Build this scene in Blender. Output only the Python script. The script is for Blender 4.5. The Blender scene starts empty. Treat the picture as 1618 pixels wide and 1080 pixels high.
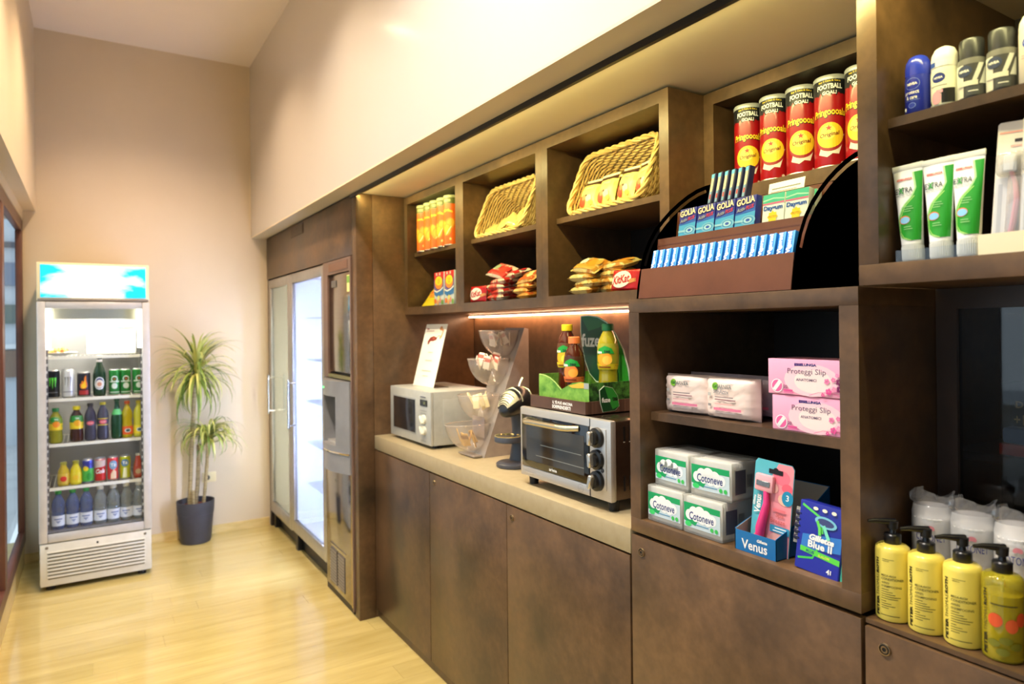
import bpy, bmesh, math, random
from mathutils import Vector, Matrix
random.seed(7)
PI = math.pi
sc = bpy.context.scene
COL = sc.collection

# ------------------------------------------------------------------ camera
FPX, CXY = 1064.0, 517.0                       # focal length in pixels, row of the lens axis (1618 x 1080 frame)
YAW, ROLL = math.radians(32.05), math.radians(0.62)
rt = Vector((math.cos(YAW), -math.sin(YAW), 0)); fwd = Vector((math.sin(YAW), math.cos(YAW), 0)); upv = Vector((0, 0, 1))
cr, sr = math.cos(ROLL), math.sin(ROLL)
cR = rt * cr - upv * sr; cU = upv * cr + rt * sr; cB = -fwd
cam_d = bpy.data.cameras.new('camera'); cam = bpy.data.objects.new('camera', cam_d); COL.objects.link(cam)
cam.matrix_world = Matrix(((cR.x, cU.x, cB.x, 0), (cR.y, cU.y, cB.y, 0), (cR.z, cU.z, cB.z, 1.43), (0, 0, 0, 1)))
cam_d.sensor_width = 36; cam_d.lens = FPX * 36 / 1618; cam_d.shift_y = -(540 - CXY) / 1618
cam_d.clip_start = 0.02; cam_d.clip_end = 200
cam_d.dof.use_dof = True; cam_d.dof.focus_distance = 1.68; cam_d.dof.aperture_fstop = 3.4
sc.camera = cam

# ------------------------------------------------------------------ world, exposure
w = bpy.data.worlds.new('sky'); sc.world = w; w.use_nodes = True
nt = w.node_tree; bg = nt.nodes['Background']
sky = nt.nodes.new('ShaderNodeTexSky'); sky.sky_type = 'HOSEK_WILKIE'; sky.turbidity = 6.0; sky.ground_albedo = 0.5
sky.sun_direction = Vector((-0.25, 0.5, 0.83)).normalized()
mixw = nt.nodes.new('ShaderNodeMix'); mixw.data_type = 'RGBA'; mixw.inputs[0].default_value = 0.65
nt.links.new(sky.outputs[0], mixw.inputs[6]); mixw.inputs[7].default_value = (0.80, 0.90, 1.0, 1)
nt.links.new(mixw.outputs[2], bg.inputs[0]); bg.inputs[1].default_value = 1.9
vs = sc.view_settings
vs.view_transform = 'Standard'; vs.look = 'None'; vs.gamma = 1; vs.use_curve_mapping = False; vs.exposure = 0.14
sc.cycles.max_bounces = 8; sc.cycles.diffuse_bounces = 4; sc.cycles.glossy_bounces = 4
sc.cycles.transparent_max_bounces = 16; sc.cycles.transmission_bounces = 6; sc.cycles.sample_clamp_indirect = 6

# ------------------------------------------------------------------ materials
def lin(c):
    r = []
    for v in c[:3]:
        v = v / 255.0
        r.append(v / 12.92 if v <= 0.04045 else ((v + 0.055) / 1.055) ** 2.4)
    return (r[0], r[1], r[2], 1.0)
MATS = {}
def mat(c, rough=0.5, metal=0.0, spec=0.5, emit=0.0, coat=0.0):
    key = (tuple(c), rough, metal, spec, emit, coat)
    if key in MATS: return MATS[key]
    m = bpy.data.materials.new('paint_%02x%02x%02x' % tuple(int(v) for v in c[:3])); m.use_nodes = True
    b = m.node_tree.nodes['Principled BSDF']
    b.inputs['Base Color'].default_value = lin(c); b.inputs['Roughness'].default_value = rough
    b.inputs['Metallic'].default_value = metal; b.inputs['Specular IOR Level'].default_value = spec
    if coat: b.inputs['Coat Weight'].default_value = coat; b.inputs['Coat Roughness'].default_value = 0.08
    if emit:
        b.inputs['Emission Color'].default_value = lin(c); b.inputs['Emission Strength'].default_value = emit
    MATS[key] = m
    return m
def noisy(name, c1, c2, scale=(1, 1, 1), nscale=4.0, detail=6.0, rough=0.5, metal=0.0, bump=0.0, spec=0.5, lo=0.35, hi=0.65,
          fine=None, objvar=0.0, roughvar=0.0, coat=0.0, bumpscale=None, coatr=0.12):
    """two-tone noise material in object coordinates"""
    m = bpy.data.materials.new(name); m.use_nodes = True
    n = m.node_tree.nodes; l = m.node_tree.links; b = n['Principled BSDF']
    tc = n.new('ShaderNodeTexCoord'); mp = n.new('ShaderNodeMapping'); mp.inputs['Scale'].default_value = scale
    geo = n.new('ShaderNodeNewGeometry')
    l.new(geo.outputs['Position'], mp.inputs['Vector'])
    nz = n.new('ShaderNodeTexNoise'); nz.inputs['Scale'].default_value = nscale; nz.inputs['Detail'].default_value = detail
    nz.inputs['Roughness'].default_value = 0.6
    l.new(mp.outputs[0], nz.inputs['Vector'])
    rp = n.new('ShaderNodeValToRGB'); rp.color_ramp.elements[0].position = lo; rp.color_ramp.elements[1].position = hi
    rp.color_ramp.elements[0].color = lin(c1); rp.color_ramp.elements[1].color = lin(c2)
    l.new(nz.outputs['Fac'], rp.inputs['Fac'])
    out = rp.outputs['Color']
    if fine:
        n2 = n.new('ShaderNodeTexNoise'); n2.inputs['Scale'].default_value = fine[0]; n2.inputs['Detail'].default_value = 4
        l.new(mp.outputs[0], n2.inputs['Vector'])
        mr = n.new('ShaderNodeMapRange'); mr.inputs['To Min'].default_value = 1 - fine[1]; mr.inputs['To Max'].default_value = 1 + fine[1]
        mr.inputs['From Min'].default_value = 0.3; mr.inputs['From Max'].default_value = 0.7
        l.new(n2.outputs['Fac'], mr.inputs['Value'])
        mu = n.new('ShaderNodeVectorMath'); mu.operation = 'SCALE'
        l.new(out, mu.inputs[0]); l.new(mr.outputs[0], mu.inputs['Scale']); out = mu.outputs[0]
    if objvar:
        oi = n.new('ShaderNodeObjectInfo'); mr = n.new('ShaderNodeMapRange')
        mr.inputs['To Min'].default_value = 1 - objvar; mr.inputs['To Max'].default_value = 1 + objvar
        l.new(oi.outputs['Random'], mr.inputs['Value'])
        mu = n.new('ShaderNodeVectorMath'); mu.operation = 'SCALE'
        l.new(out, mu.inputs[0]); l.new(mr.outputs[0], mu.inputs['Scale']); out = mu.outputs[0]
    l.new(out, b.inputs['Base Color'])
    b.inputs['Roughness'].default_value = rough; b.inputs['Metallic'].default_value = metal; b.inputs['Specular IOR Level'].default_value = spec
    if roughvar:
        mr = n.new('ShaderNodeMapRange'); mr.inputs['To Min'].default_value = rough - roughvar; mr.inputs['To Max'].default_value = rough + roughvar
        l.new(nz.outputs['Fac'], mr.inputs['Value']); l.new(mr.outputs[0], b.inputs['Roughness'])
    if coat: b.inputs['Coat Weight'].default_value = coat; b.inputs['Coat Roughness'].default_value = coatr
    if bump:
        nb = n.new('ShaderNodeTexNoise'); nb.inputs['Scale'].default_value = bumpscale or nscale * 8; nb.inputs['Detail'].default_value = 3
        l.new(mp.outputs[0], nb.inputs['Vector'])
        bp = n.new('ShaderNodeBump'); bp.inputs['Strength'].default_value = bump; bp.inputs['Distance'].default_value = 0.002
        l.new(nb.outputs['Fac'], bp.inputs['Height']); l.new(bp.outputs['Normal'], b.inputs['Normal'])
    return m
def clear(name, tint=(255, 255, 255), gloss=0.12, rough=0.03, graz=0.6, body=None):
    """thin clear sheet: transparent with a fresnel sheen; optional milky body mixed in"""
    m = bpy.data.materials.new(name); m.use_nodes = True
    n = m.node_tree.nodes; l = m.node_tree.links; n.remove(n['Principled BSDF']); o = n['Material Output']
    tr = n.new('ShaderNodeBsdfTransparent'); tr.inputs[0].default_value = lin(tint)
    gl = n.new('ShaderNodeBsdfGlossy'); gl.inputs['Roughness'].default_value = rough
    lw = n.new('ShaderNodeLayerWeight'); lw.inputs['Blend'].default_value = 0.5
    pw = n.new('ShaderNodeMath'); pw.operation = 'POWER'; pw.inputs[1].default_value = 4.0; l.new(lw.outputs['Facing'], pw.inputs[0])
    mr = n.new('ShaderNodeMath'); mr.operation = 'MULTIPLY_ADD'; mr.inputs[1].default_value = graz; mr.inputs[2].default_value = gloss * 0.5; mr.use_clamp = True
    l.new(pw.outputs[0], mr.inputs[0])
    mx = n.new('ShaderNodeMixShader'); l.new(mr.outputs[0], mx.inputs[0])
    base = tr.outputs[0]
    if body:
        df = n.new('ShaderNodeBsdfDiffuse'); df.inputs[0].default_value = lin(body[0])
        m2 = n.new('ShaderNodeMixShader'); m2.inputs[0].default_value = body[1]
        l.new(base, m2.inputs[1]); l.new(df.outputs[0], m2.inputs[2]); base = m2.outputs[0]
    l.new(base, mx.inputs[1]); l.new(gl.outputs[0], mx.inputs[2]); l.new(mx.outputs[0], o.inputs[0])
    return m
def glow(name, c, s):
    m = bpy.data.materials.new(name); m.use_nodes = True
    n = m.node_tree.nodes; n.remove(n['Principled BSDF']); e = n.new('ShaderNodeEmission')
    e.inputs[0].default_value = lin(c); e.inputs[1].default_value = s
    m.node_tree.links.new(e.outputs[0], n['Material Output'].inputs[0]); return m

M_WALL = noisy('cream_paint', (205, 188, 161), (210, 194, 168), nscale=1.2, rough=0.42, bump=0.02, bumpscale=60, coat=0.08)
M_GLOSSWALL = noisy('satin_cream_paint', (190, 185, 179), (195, 190, 184), nscale=0.8, rough=0.4, bump=0.01, bumpscale=25, coat=1.0, coatr=0.17)
M_CEIL = noisy('ceiling_paint', (232, 220, 208), (236, 224, 212), nscale=1.0, rough=0.8)
M_LAM = noisy('rust_brown_laminate', (58, 45, 32), (110, 82, 55), nscale=3.0, detail=9, rough=0.34, fine=(40, 0.16), lo=0.33, hi=0.67, roughvar=0.10, bump=0.03, bumpscale=90)
M_LAM_SHADE = noisy('shade_toned_laminate', (30, 22, 18), (44, 33, 26), nscale=3.0, detail=8, rough=0.45, fine=(28, 0.12), lo=0.3, hi=0.7)  # brown laminate with the shade of unlit interiors put into its colour
M_TOP = noisy('beige_worktop', (164, 149, 116), (172, 158, 126), nscale=30, detail=3, rough=0.32, lo=0.3, hi=0.7, coat=0.1)
M_PLANK = noisy('pale_wood_plank', (180, 159, 93), (206, 186, 122), scale=(1.0, 9, 1), nscale=1.6, detail=5, rough=0.15, lo=0.25, hi=0.75, objvar=0.05, fine=(10, 0.025), roughvar=0.04, coat=0.6, coatr=0.09)
M_GROUT = noisy('floor_bed', (178, 152, 92), (186, 160, 100), nscale=20, rough=0.6)
M_STONE = noisy('beige_stone_skirting', (206, 180, 116), (222, 198, 138), scale=(3, 3, 12), nscale=3, rough=0.35)
M_FRAME = noisy('brown_window_frame', (88, 48, 34), (100, 58, 42), nscale=8, rough=0.4)
M_SOFFIT = noisy('soffit_paint', (206, 190, 160), (212, 197, 168), nscale=1.5, rough=0.5)
M_BLACK = mat((14, 13, 14), 0.45)
M_BLACKG = mat((8, 8, 9), 0.08, coat=0.6)
M_STEEL = noisy('brushed_steel', (196, 193, 188), (208, 205, 200), scale=(1, 1, 60), nscale=8, rough=0.3, metal=0.6, lo=0.2, hi=0.8)
M_STEELD = noisy('mirror_steel', (150, 142, 132), (160, 152, 142), scale=(1, 1, 40), nscale=6, rough=0.12, metal=1.0)
M_ALU = noisy('silver_aluminium', (176, 174, 172), (186, 184, 182), nscale=20, rough=0.34, metal=0.85)
M_CHROME = mat((225, 225, 225), 0.08, 1.0)
M_GLASS = clear('window_glass', (240, 246, 248), 0.04, graz=0.12)
M_FGLASS = clear('fridge_glass', (225, 230, 232), 0.06)
M_CLEAR = clear('clear_acrylic', (248, 249, 250), 0.10)
M_WHITE = mat((236, 234, 228), 0.5)

# ------------------------------------------------------------------ mesh building
class MB:
    def __init__(s): s.v = []; s.f = []; s.m = []
    def add(s, vs, fs, m=0):
        o = len(s.v); s.v += [tuple(v) for v in vs]
        for f in fs: s.f.append([i + o for i in f]); s.m.append(m)
        return s
    def box(s, a, b, m=0):
        x0, y0, z0 = [min(p, q) for p, q in zip(a, b)]; x1, y1, z1 = [max(p, q) for p, q in zip(a, b)]
        return s.add([(x0, y0, z0), (x1, y0, z0), (x1, y1, z0), (x0, y1, z0), (x0, y0, z1), (x1, y0, z1), (x1, y1, z1), (x0, y1, z1)],
                     [(0, 3, 2, 1), (4, 5, 6, 7), (0, 1, 5, 4), (1, 2, 6, 5), (2, 3, 7, 6), (3, 0, 4, 7)], m)
    def rbox(s, a, b, r=0.003, seg=2, m=0):
        bm = bmesh.new()
        c = [(p + q) / 2 for p, q in zip(a, b)]; d = [abs(q - p) for p, q in zip(a, b)]
        bmesh.ops.create_cube(bm, size=1)
        for v in bm.verts: v.co = Vector((c[0] + v.co.x * d[0], c[1] + v.co.y * d[1], c[2] + v.co.z * d[2]))
        bmesh.ops.bevel(bm, geom=list(bm.edges), offset=min(r, min(d) * 0.49), segments=seg, affect='EDGES', profile=0.5)
        return s.frombm(bm, m)
    def frombm(s, bm, m=0):
        bm.verts.index_update()
        s.add([v.co[:] for v in bm.verts], [[v.index for v in f.verts] for f in bm.faces], m); bm.free(); return s
    def lathe(s, prof, n=24, c=(0, 0), m=0, mats=None, sx=1, sy=1, capb=True, capt=True):
        vs = []
        for r, z in prof:
            for k in range(n):
                a = 2 * PI * k / n; vs.append((c[0] + r * sx * math.cos(a), c[1] + r * sy * math.sin(a), z))
        o = len(s.v); s.v += vs
        for i in range(len(prof) - 1):
            for k in range(n):
                k2 = (k + 1) % n
                s.f.append([o + i * n + k, o + i * n + k2, o + (i + 1) * n + k2, o + (i + 1) * n + k]); s.m.append(mats[i] if mats else m)
        if capb and prof[0][0] > 1e-5: s.f.append([o + k for k in range(n)][::-1]); s.m.append(mats[0] if mats else m)
        if capt and prof[-1][0] > 1e-5: s.f.append([o + (len(prof) - 1) * n + k for k in range(n)]); s.m.append(mats[-1] if mats else m)
        return s
    def prism(s, poly, ax, a, b, m=0):
        """poly in the two other axes, extruded along ax from a to b"""
        def pt(p, t):
            return {'x': (t, p[0], p[1]), 'y': (p[0], t, p[1]), 'z': (p[0], p[1], t)}[ax]
        n = len(poly)
        return s.add([pt(p, a) for p in poly] + [pt(p, b) for p in poly],
                     [list(range(n))[::-1], [n + i for i in range(n)]] + [[i, (i + 1) % n, n + (i + 1) % n, n + i] for i in range(n)], m)
    def tube(s, pts, r, n=6, m=0, closed=False, cap=True):
        pts = [Vector(p) for p in pts]; N = len(pts); o = len(s.v)
        prev = None
        for i, p in enumerate(pts):
            if closed: t = pts[(i + 1) % N] - pts[i - 1]
            else: t = pts[min(i + 1, N - 1)] - pts[max(i - 1, 0)]
            t.normalize()
            if prev is None:
                u = t.orthogonal().normalized()
            else:
                u = prev - t * prev.dot(t)
                u = u.normalized() if u.length > 1e-6 else t.orthogonal().normalized()
            prev = u; vv = t.cross(u); rr = r[i] if isinstance(r, (list, tuple)) else r
            for k in range(n):
                a = 2 * PI * k / n; s.v.append(tuple(p + (u * math.cos(a) + vv * math.sin(a)) * rr))
        for i in range(N if closed else N - 1):
            j = (i + 1) % N
            for k in range(n):
                k2 = (k + 1) % n; s.f.append([o + i * n + k, o + i * n + k2, o + j * n + k2, o + j * n + k]); s.m.append(m)
        if cap and not closed:
            s.f.append([o + k for k in range(n)][::-1]); s.m.append(m); s.f.append([o + (N - 1) * n + k for k in range(n)]); s.m.append(m)
        return s
    def grid(s, fn, nu, nv, m=0, closeu=False):
        o = len(s.v); s.v += [tuple(fn(i / (nu if closeu else nu - 1), j / (nv - 1))) for j in range(nv) for i in range(nu)]
        for j in range(nv - 1):
            for i in range(nu if closeu else nu - 1):
                i2 = (i + 1) % nu; s.f.append([o + j * nu + i, o + j * nu + i2, o + (j + 1) * nu + i2, o + (j + 1) * nu + i]); s.m.append(m)
        return s
    def xf(s, M, start=0):
        for i in range(start, len(s.v)): s.v[i] = tuple(M @ Vector(s.v[i]))
        return s
    def build(s, name, mats, parent=None, sharp=38, smooth=True, loc=None, rot=None, fix=True):
        me = bpy.data.meshes.new(name); me.from_pydata(s.v, [], s.f)
        if not isinstance(mats, (list, tuple)): mats = [mats]
        for mm in mats: me.materials.append(mm)
        if len(mats) > 1: me.polygons.foreach_set('material_index', s.m)
        if fix:
            bm = bmesh.new(); bm.from_mesh(me); bmesh.ops.recalc_face_normals(bm, faces=bm.faces); bm.to_mesh(me); bm.free()
        if smooth:
            me.polygons.foreach_set('use_smooth', [True] * len(me.polygons))
            me.set_sharp_from_angle(angle=math.radians(sharp))
        me.update()
        return link(name, me, parent, loc, rot)
def link(name, me, parent=None, loc=None, rot=None):
    o = bpy.data.objects.new(name, me); COL.objects.link(o)
    if parent is not None: o.parent = parent
    if loc is not None: o.location = loc
    if rot is not None: o.rotation_euler = rot
    return o
def tag(o, label, cat, group=None):
    o['label'] = label; o['category'] = cat
    if group: o['group'] = group
    return o
def thing(name, label, cat, loc=(0, 0, 0), rz=0.0, group=None, rot=None):
    o = bpy.data.objects.new(name, None); COL.objects.link(o); o.empty_display_size = 0.05
    o.location = loc; o.rotation_euler = rot if rot else (0, 0, rz)
    return tag(o, label, cat, group)
def struct(o, label=None):
    o['kind'] = 'structure'
    if label: o['label'] = label
    return o
def dup(root, loc, rz=None, label=None, rot=None, scale=None):
    r = root.copy(); COL.objects.link(r); r.location = loc
    if rz is not None: r.rotation_euler = (0, 0, rz)
    if rot is not None: r.rotation_euler = rot
    if scale is not None: r.scale = scale
    if label: r['label'] = label
    for ch in list(root.children):
        c = ch.copy(); COL.objects.link(c); c.parent = r
        for g in list(ch.children):
            d = g.copy(); COL.objects.link(d); d.parent = c
    return r
FW = -PI / 2          # turns a thing built facing local -Y so that it faces the corridor (world -X)
def bx(name, a, b, m, parent=None, r=0.0):
    q = MB(); q.rbox(a, b, r) if r else q.box(a, b)
    return q.build(name, m, parent)

# ------------------------------------------------------------------ flat print: lettering and shapes laid on a surface
_txt = {}
def text_bm(st, bold=0.0, shear=0.0):
    key = (st, bold, shear)
    if key not in _txt:
        cu = bpy.data.curves.new('t', 'FONT'); cu.body = st; cu.size = 1; cu.resolution_u = 2; cu.offset = bold; cu.shear = shear
        ob = bpy.data.objects.new('t', cu); COL.objects.link(ob)
        dg = bpy.context.evaluated_depsgraph_get(); me = bpy.data.meshes.new_from_object(ob.evaluated_get(dg))
        vs = [(v.co.x, v.co.y) for v in me.vertices]; fs = [list(p.vertices) for p in me.polygons]
        COL.objects.unlink(ob); bpy.data.objects.remove(ob); bpy.data.curves.remove(cu); bpy.data.meshes.remove(me)
        if not vs: vs = [(0, 0)]
        x0 = min(v[0] for v in vs); x1 = max(v[0] for v in vs); y0 = min(v[1] for v in vs); y1 = max(v[1] for v in vs)
        _txt[key] = ([(v[0] - x0, v[1] - y0) for v in vs], fs, max(x1 - x0, 1e-6), max(y1 - y0, 1e-6))
    return _txt[key]
class Print:
    """artwork in (s, t) metres, mapped onto a surface; later shapes lie above earlier ones"""
    def __init__(s, fmap, base=0.0004, step=0.00016, cut=None):
        s.map = fmap; s.off = base; s.step = step; s.cut = cut; s.v = []; s.f = []; s.m = []; s.mats = []
    def _put(s, pts, faces, mt):
        if mt not in s.mats: s.mats.append(mt)
        k = s.mats.index(mt); off = s.off; s.off += s.step
        if s.cut:
            bm = bmesh.new(); vv = [bm.verts.new((p[0], p[1], 0)) for p in pts]
            for f in faces:
                try: bm.faces.new([vv[i] for i in f])
                except ValueError: pass
            bmesh.ops.triangulate(bm, faces=bm.faces[:])
            s0 = min(p[0] for p in pts); s1 = max(p[0] for p in pts); x = math.ceil(s0 / s.cut) * s.cut
            while x < s1:
                bmesh.ops.bisect_plane(bm, geom=bm.verts[:] + bm.edges[:] + bm.faces[:], plane_co=(x, 0, 0), plane_no=(1, 0, 0), dist=1e-7)
                x += s.cut
            bm.verts.index_update(); pts = [(v.co.x, v.co.y) for v in bm.verts]; faces = [[v.index for v in f.verts] for f in bm.faces]; bm.free()
        o = len(s.v); s.v += [tuple(s.map(p[0], p[1], off)) for p in pts]
        for f in faces: s.f.append([i + o for i in f]); s.m.append(k)
        return s
    def poly(s, pts, mt): return s._put(pts, [list(range(len(pts)))], mt)
    def rect(s, a, b, c, d, mt): return s.poly([(a, b), (c, b), (c, d), (a, d)], mt)
    def ell(s, x, y, rx, ry, mt, n=20, rot=0.0):
        return s.poly([(x + rx * math.cos(a) * math.cos(rot) - ry * math.sin(a) * math.sin(rot), y + rx * math.cos(a) * math.sin(rot) + ry * math.sin(a) * math.cos(rot))
                       for a in [2 * PI * k / n for k in range(n)]], mt)
    def star(s, x, y, r, mt, n=5, inner=0.42, rot=PI / 2):
        return s.poly([(x + (r if k % 2 == 0 else r * inner) * math.cos(rot + PI * k / n), y + (r if k % 2 == 0 else r * inner) * math.sin(rot + PI * k / n)) for k in range(2 * n)], mt)
    def curve(s, pts, wd, mt):
        n = len(pts); L = []; R = []
        for i in range(n):
            dx = pts[min(i + 1, n - 1)][0] - pts[max(i - 1, 0)][0]; dy = pts[min(i + 1, n - 1)][1] - pts[max(i - 1, 0)][1]
            q = math.hypot(dx, dy) or 1; L.append((pts[i][0] - dy / q * wd / 2, pts[i][1] + dx / q * wd / 2)); R.append((pts[i][0] + dy / q * wd / 2, pts[i][1] - dx / q * wd / 2))
        return s._put(L + R, [[i, i + 1, n + i + 1, n + i] for i in range(n - 1)], mt)
    def text(s, st, x, y, h, mt, w=None, rot=0.0, align='c', bold=0.012, shear=0.0, arc=0.0):
        """centred on (x, y) by default; h = ink height, w = ink width"""
        vs, fs, W, H = text_bm(st, bold, shear)
        ky = h / H; kx = (w / W) if w else ky
        ww, hh = W * kx, h; ox = -ww / 2 if align == 'c' else (0 if align == 'l' else -ww); oy = -hh / 2
        c, q = math.cos(rot), math.sin(rot); out = []
        for a, b in vs:
            px_, py_ = a * kx + ox, b * ky + oy
            if arc: py_ += arc * (1 - (2 * (px_ - ox) / ww - 1) ** 2)
            out.append((x + px_ * c - py_ * q, y + px_ * q + py_ * c))
        return s._put(out, fs, mt)
    def build(s, parent, name='print'):
        me = bpy.data.meshes.new(name); me.from_pydata(s.v, [], s.f)
        for mm in s.mats: me.materials.append(mm)
        me.polygons.foreach_set('material_index', s.m); me.update()
        return link(name, me, parent)
def flat(o, e1=(1, 0, 0), e2=(0, 0, 1), n=(0, -1, 0)):
    o, e1, e2, n = Vector(o), Vector(e1), Vector(e2), Vector(n)
    return lambda s, t, d: o + e1 * s + e2 * t + n * d
def cyl(r, c=(0, 0), a0=0.0, z0=0.0):
    """s = arc length measured from the front (local -Y), growing to the right"""
    def f(s, t, d):
        a = -PI / 2 + a0 + s / r
        return Vector((c[0] + (r + d) * math.cos(a), c[1] + (r + d) * math.sin(a), z0 + t))
    return f
P_ = lambda *c: mat(c, 0.42)
WH, BK, RED, YEL, NAVY, GRN, GREY = P_(246, 246, 242), P_(18, 18, 20), P_(196, 22, 24), P_(245, 214, 40), P_(24, 32, 120), P_(30, 140, 50), P_(120, 120, 125)
# ================================================================== SETTING
def wb(name, a, b, m, parent=None, r=0.0):
    """box in world coordinates under an unrotated parent"""
    o = parent.location if parent is not None else Vector((0, 0, 0))
    return bx(name, [p - q for p, q in zip(a, o)], [p - q for p, q in zip(b, o)], m, parent, r)
YF, YR, ZC = 5.165, -2.2, 3.345
floor = struct(wb('floor', (-0.52, YR, -0.10), (1.80, YF, -0.006), M_GROUT))
yy = YR; row = 0; plank_me = {}
while yy < YF - 0.001:
    pw = 0.1225; y1 = min(yy + pw, YF); x = -0.36 - random.uniform(0.0, 0.8)
    while x < 1.25:
        L = random.choice((0.75, 0.95, 1.2)); xa = max(x, -0.36); xb = min(x + L, 1.25); x += L
        if xb - xa < 0.03: continue
        key = (round(xb - xa, 5), round(y1 - yy, 5))
        if key not in plank_me:
            q = MB().box((0.0004, 0.0004, -0.006), (key[0] - 0.0004, y1 - yy - 0.0004, 0.0))
            plank_me[key] = q.build('plank', M_PLANK, floor, smooth=False); plank_me[key].location = (xa, yy, 0)
        else:
            link('plank', plank_me[key].data, floor, (xa, yy, 0))
    yy = y1; row += 1
ceiling = struct(wb('ceiling', (-0.60, YR - 0.1, ZC), (1.90, YF + 0.1, ZC + 0.1), M_CEIL))
wall_far = struct(wb('wall_far', (-0.36, YF, -0.10), (1.80, YF + 0.1, ZC), M_WALL))
wall_rear = struct(wb('wall_rear', (-0.60, YR - 0.1, -0.10), (1.90, YR, ZC), M_WALL))
wall_right = struct(wb('wall_right', (1.80, YR, -0.10), (1.90, YF, 2.106), M_WALL))
wall_bulkhead = struct(wb('wall_bulkhead', (1.0, YR, 2.106), (1.90, YF, ZC), M_GLOSSWALL))
q = MB().box((-0.60, YR, 2.19), (-0.284, YF, ZC)).box((-0.60, YR, 2.13), (-0.350, YF, 2.19)).box((-0.60, YR, -0.1), (-0.350, -0.4, 2.13))  # solid low stretch behind the camera is added to hold back daylight
wall_left = struct(q.build('wall_left', M_WALL))
struct(wb('trim_1', (1.0, YR, 2.098), (1.099, YF, 2.106), M_SOFFIT))
struct(wb('trim_2', (1.126, YR, 2.098), (1.80, 3.262, 2.106), M_SOFFIT))
bb_far = struct(bx('baseboard_far', (-0.36, YF - 0.012, 0), (1.104, YF, 0.056), M_STONE))
bb_left = struct(bx('baseboard_left', (-0.52, -0.4, -0.006), (-0.36, YF, 0.135), M_STONE))
win = struct(bpy.data.objects.new('window_1', None)); COL.objects.link(win); win.location = (-0.40, 2.0, 0.135)
def wpart(name, a, b, m, r=0.0): return wb(name, a, b, m, win, r)
wpart('window_frame', (-0.388, -0.4, 0.136), (-0.353, YF, 0.205), M_FRAME, 0.004)
wpart('window_frame', (-0.388, -0.4, 2.06), (-0.353, YF, 2.129), M_FRAME, 0.004)
muls = [5.135, 4.05, 2.95, 1.85, 0.75, -0.35]
for i, y in enumerate(muls):
    hw = 0.029 if i == 0 else 0.05
    wpart('mullion', (-0.388, y - hw, 0.205), (-0.353, y + hw, 2.06), M_FRAME, 0.004)
    y2 = muls[i + 1] + 0.05 if i + 1 < len(muls) else None
    if y2 is None: break
    wpart('pane', (-0.382, y2, 0.206), (-0.379, y - hw, 2.059), M_GLASS)
# outside the glass
terrace = struct(bx('ground', (-14, -8, -0.15), (-0.53, 22, -0.05), noisy('terrace_stone', (188, 190, 192), (204, 205, 206), nscale=3, rough=0.8)))
nb = thing('neighbour_building', 'pale building with grey window bands seen through the window', 'building', (-6, 11.0, -0.05))
M_FAC = noisy('pale_facade', (196, 204, 212), (214, 220, 226), nscale=0.8, rough=0.9)
wb('facade', (-12, 11.0, -0.05), (-0.56, 11.5, 7), M_FAC, nb)
for z0, z1, c in ((2.55, 2.62, (90, 96, 104)), (2.05, 2.35, (120, 138, 160)), (1.55, 1.8, (110, 124, 118)), (0.85, 1.2, (136, 112, 96)), (1.22, 1.28, (235, 238, 240))):
    wb('facade_band', (-11, 10.93, z0), (-0.57, 10.999, z1), mat(c, 0.6), nb)
pw_ = thing('terrace_wall', 'low white terrace wall outside the window', 'wall', (-2.6, 7, -0.05))
wb('parapet', (-2.7, -6, -0.05), (-2.55, 10.9, 0.8), mat((226, 228, 230), 0.8), pw_); wb('coping', (-2.74, -6, 0.8), (-2.51, 10.9, 0.85), mat((206, 206, 204), 0.7), pw_)

# ------------------------------------------------------------------ ceiling downlights
M_LENS = glow('lamp_lens', (255, 226, 184), 22.0)
dl_names = ['nearest the drinks cooler', 'second from the drinks cooler', 'third from the drinks cooler', 'furthest from the drinks cooler']
dl0 = None
for i, y in enumerate((4.03, 2.95, 1.9, 0.95)):
    if dl0 is None:
        dl0 = thing('downlight', '', 'ceiling light', (0.28, y, ZC), group='ceiling downlights')
        MB().lathe([(0.052, -0.001), (0.062, -0.004), (0.075, -0.004), (0.078, 0.0), (0.05, 0.0)], 28, capb=False, capt=False).build('trim_ring', M_WHITE, dl0)
        MB().lathe([(0.0001, -0.0012), (0.052, -0.0012)], 28, capb=False).build('lens', M_LENS, dl0); d = dl0
    else: d = dup(dl0, (0.28, y, ZC))
    d['label'] = 'round recessed ceiling downlight ' + dl_names[i]
    ld = bpy.data.lights.new('downlight_lamp', 'SPOT'); ld.energy = (200, 240, 250, 250)[i]; ld.color = ((1.0, 0.72, 0.46), (1.0, 0.80, 0.58), (1.0, 0.90, 0.79), (1.0, 0.92, 0.84))[i]; ld.spot_size = math.radians(128); ld.spot_blend = 0.75; ld.shadow_soft_size = 0.10
    lo = bpy.data.objects.new('downlight_lamp', ld); COL.objects.link(lo); lo.location = (0.28, y, ZC - 0.012)

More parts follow.
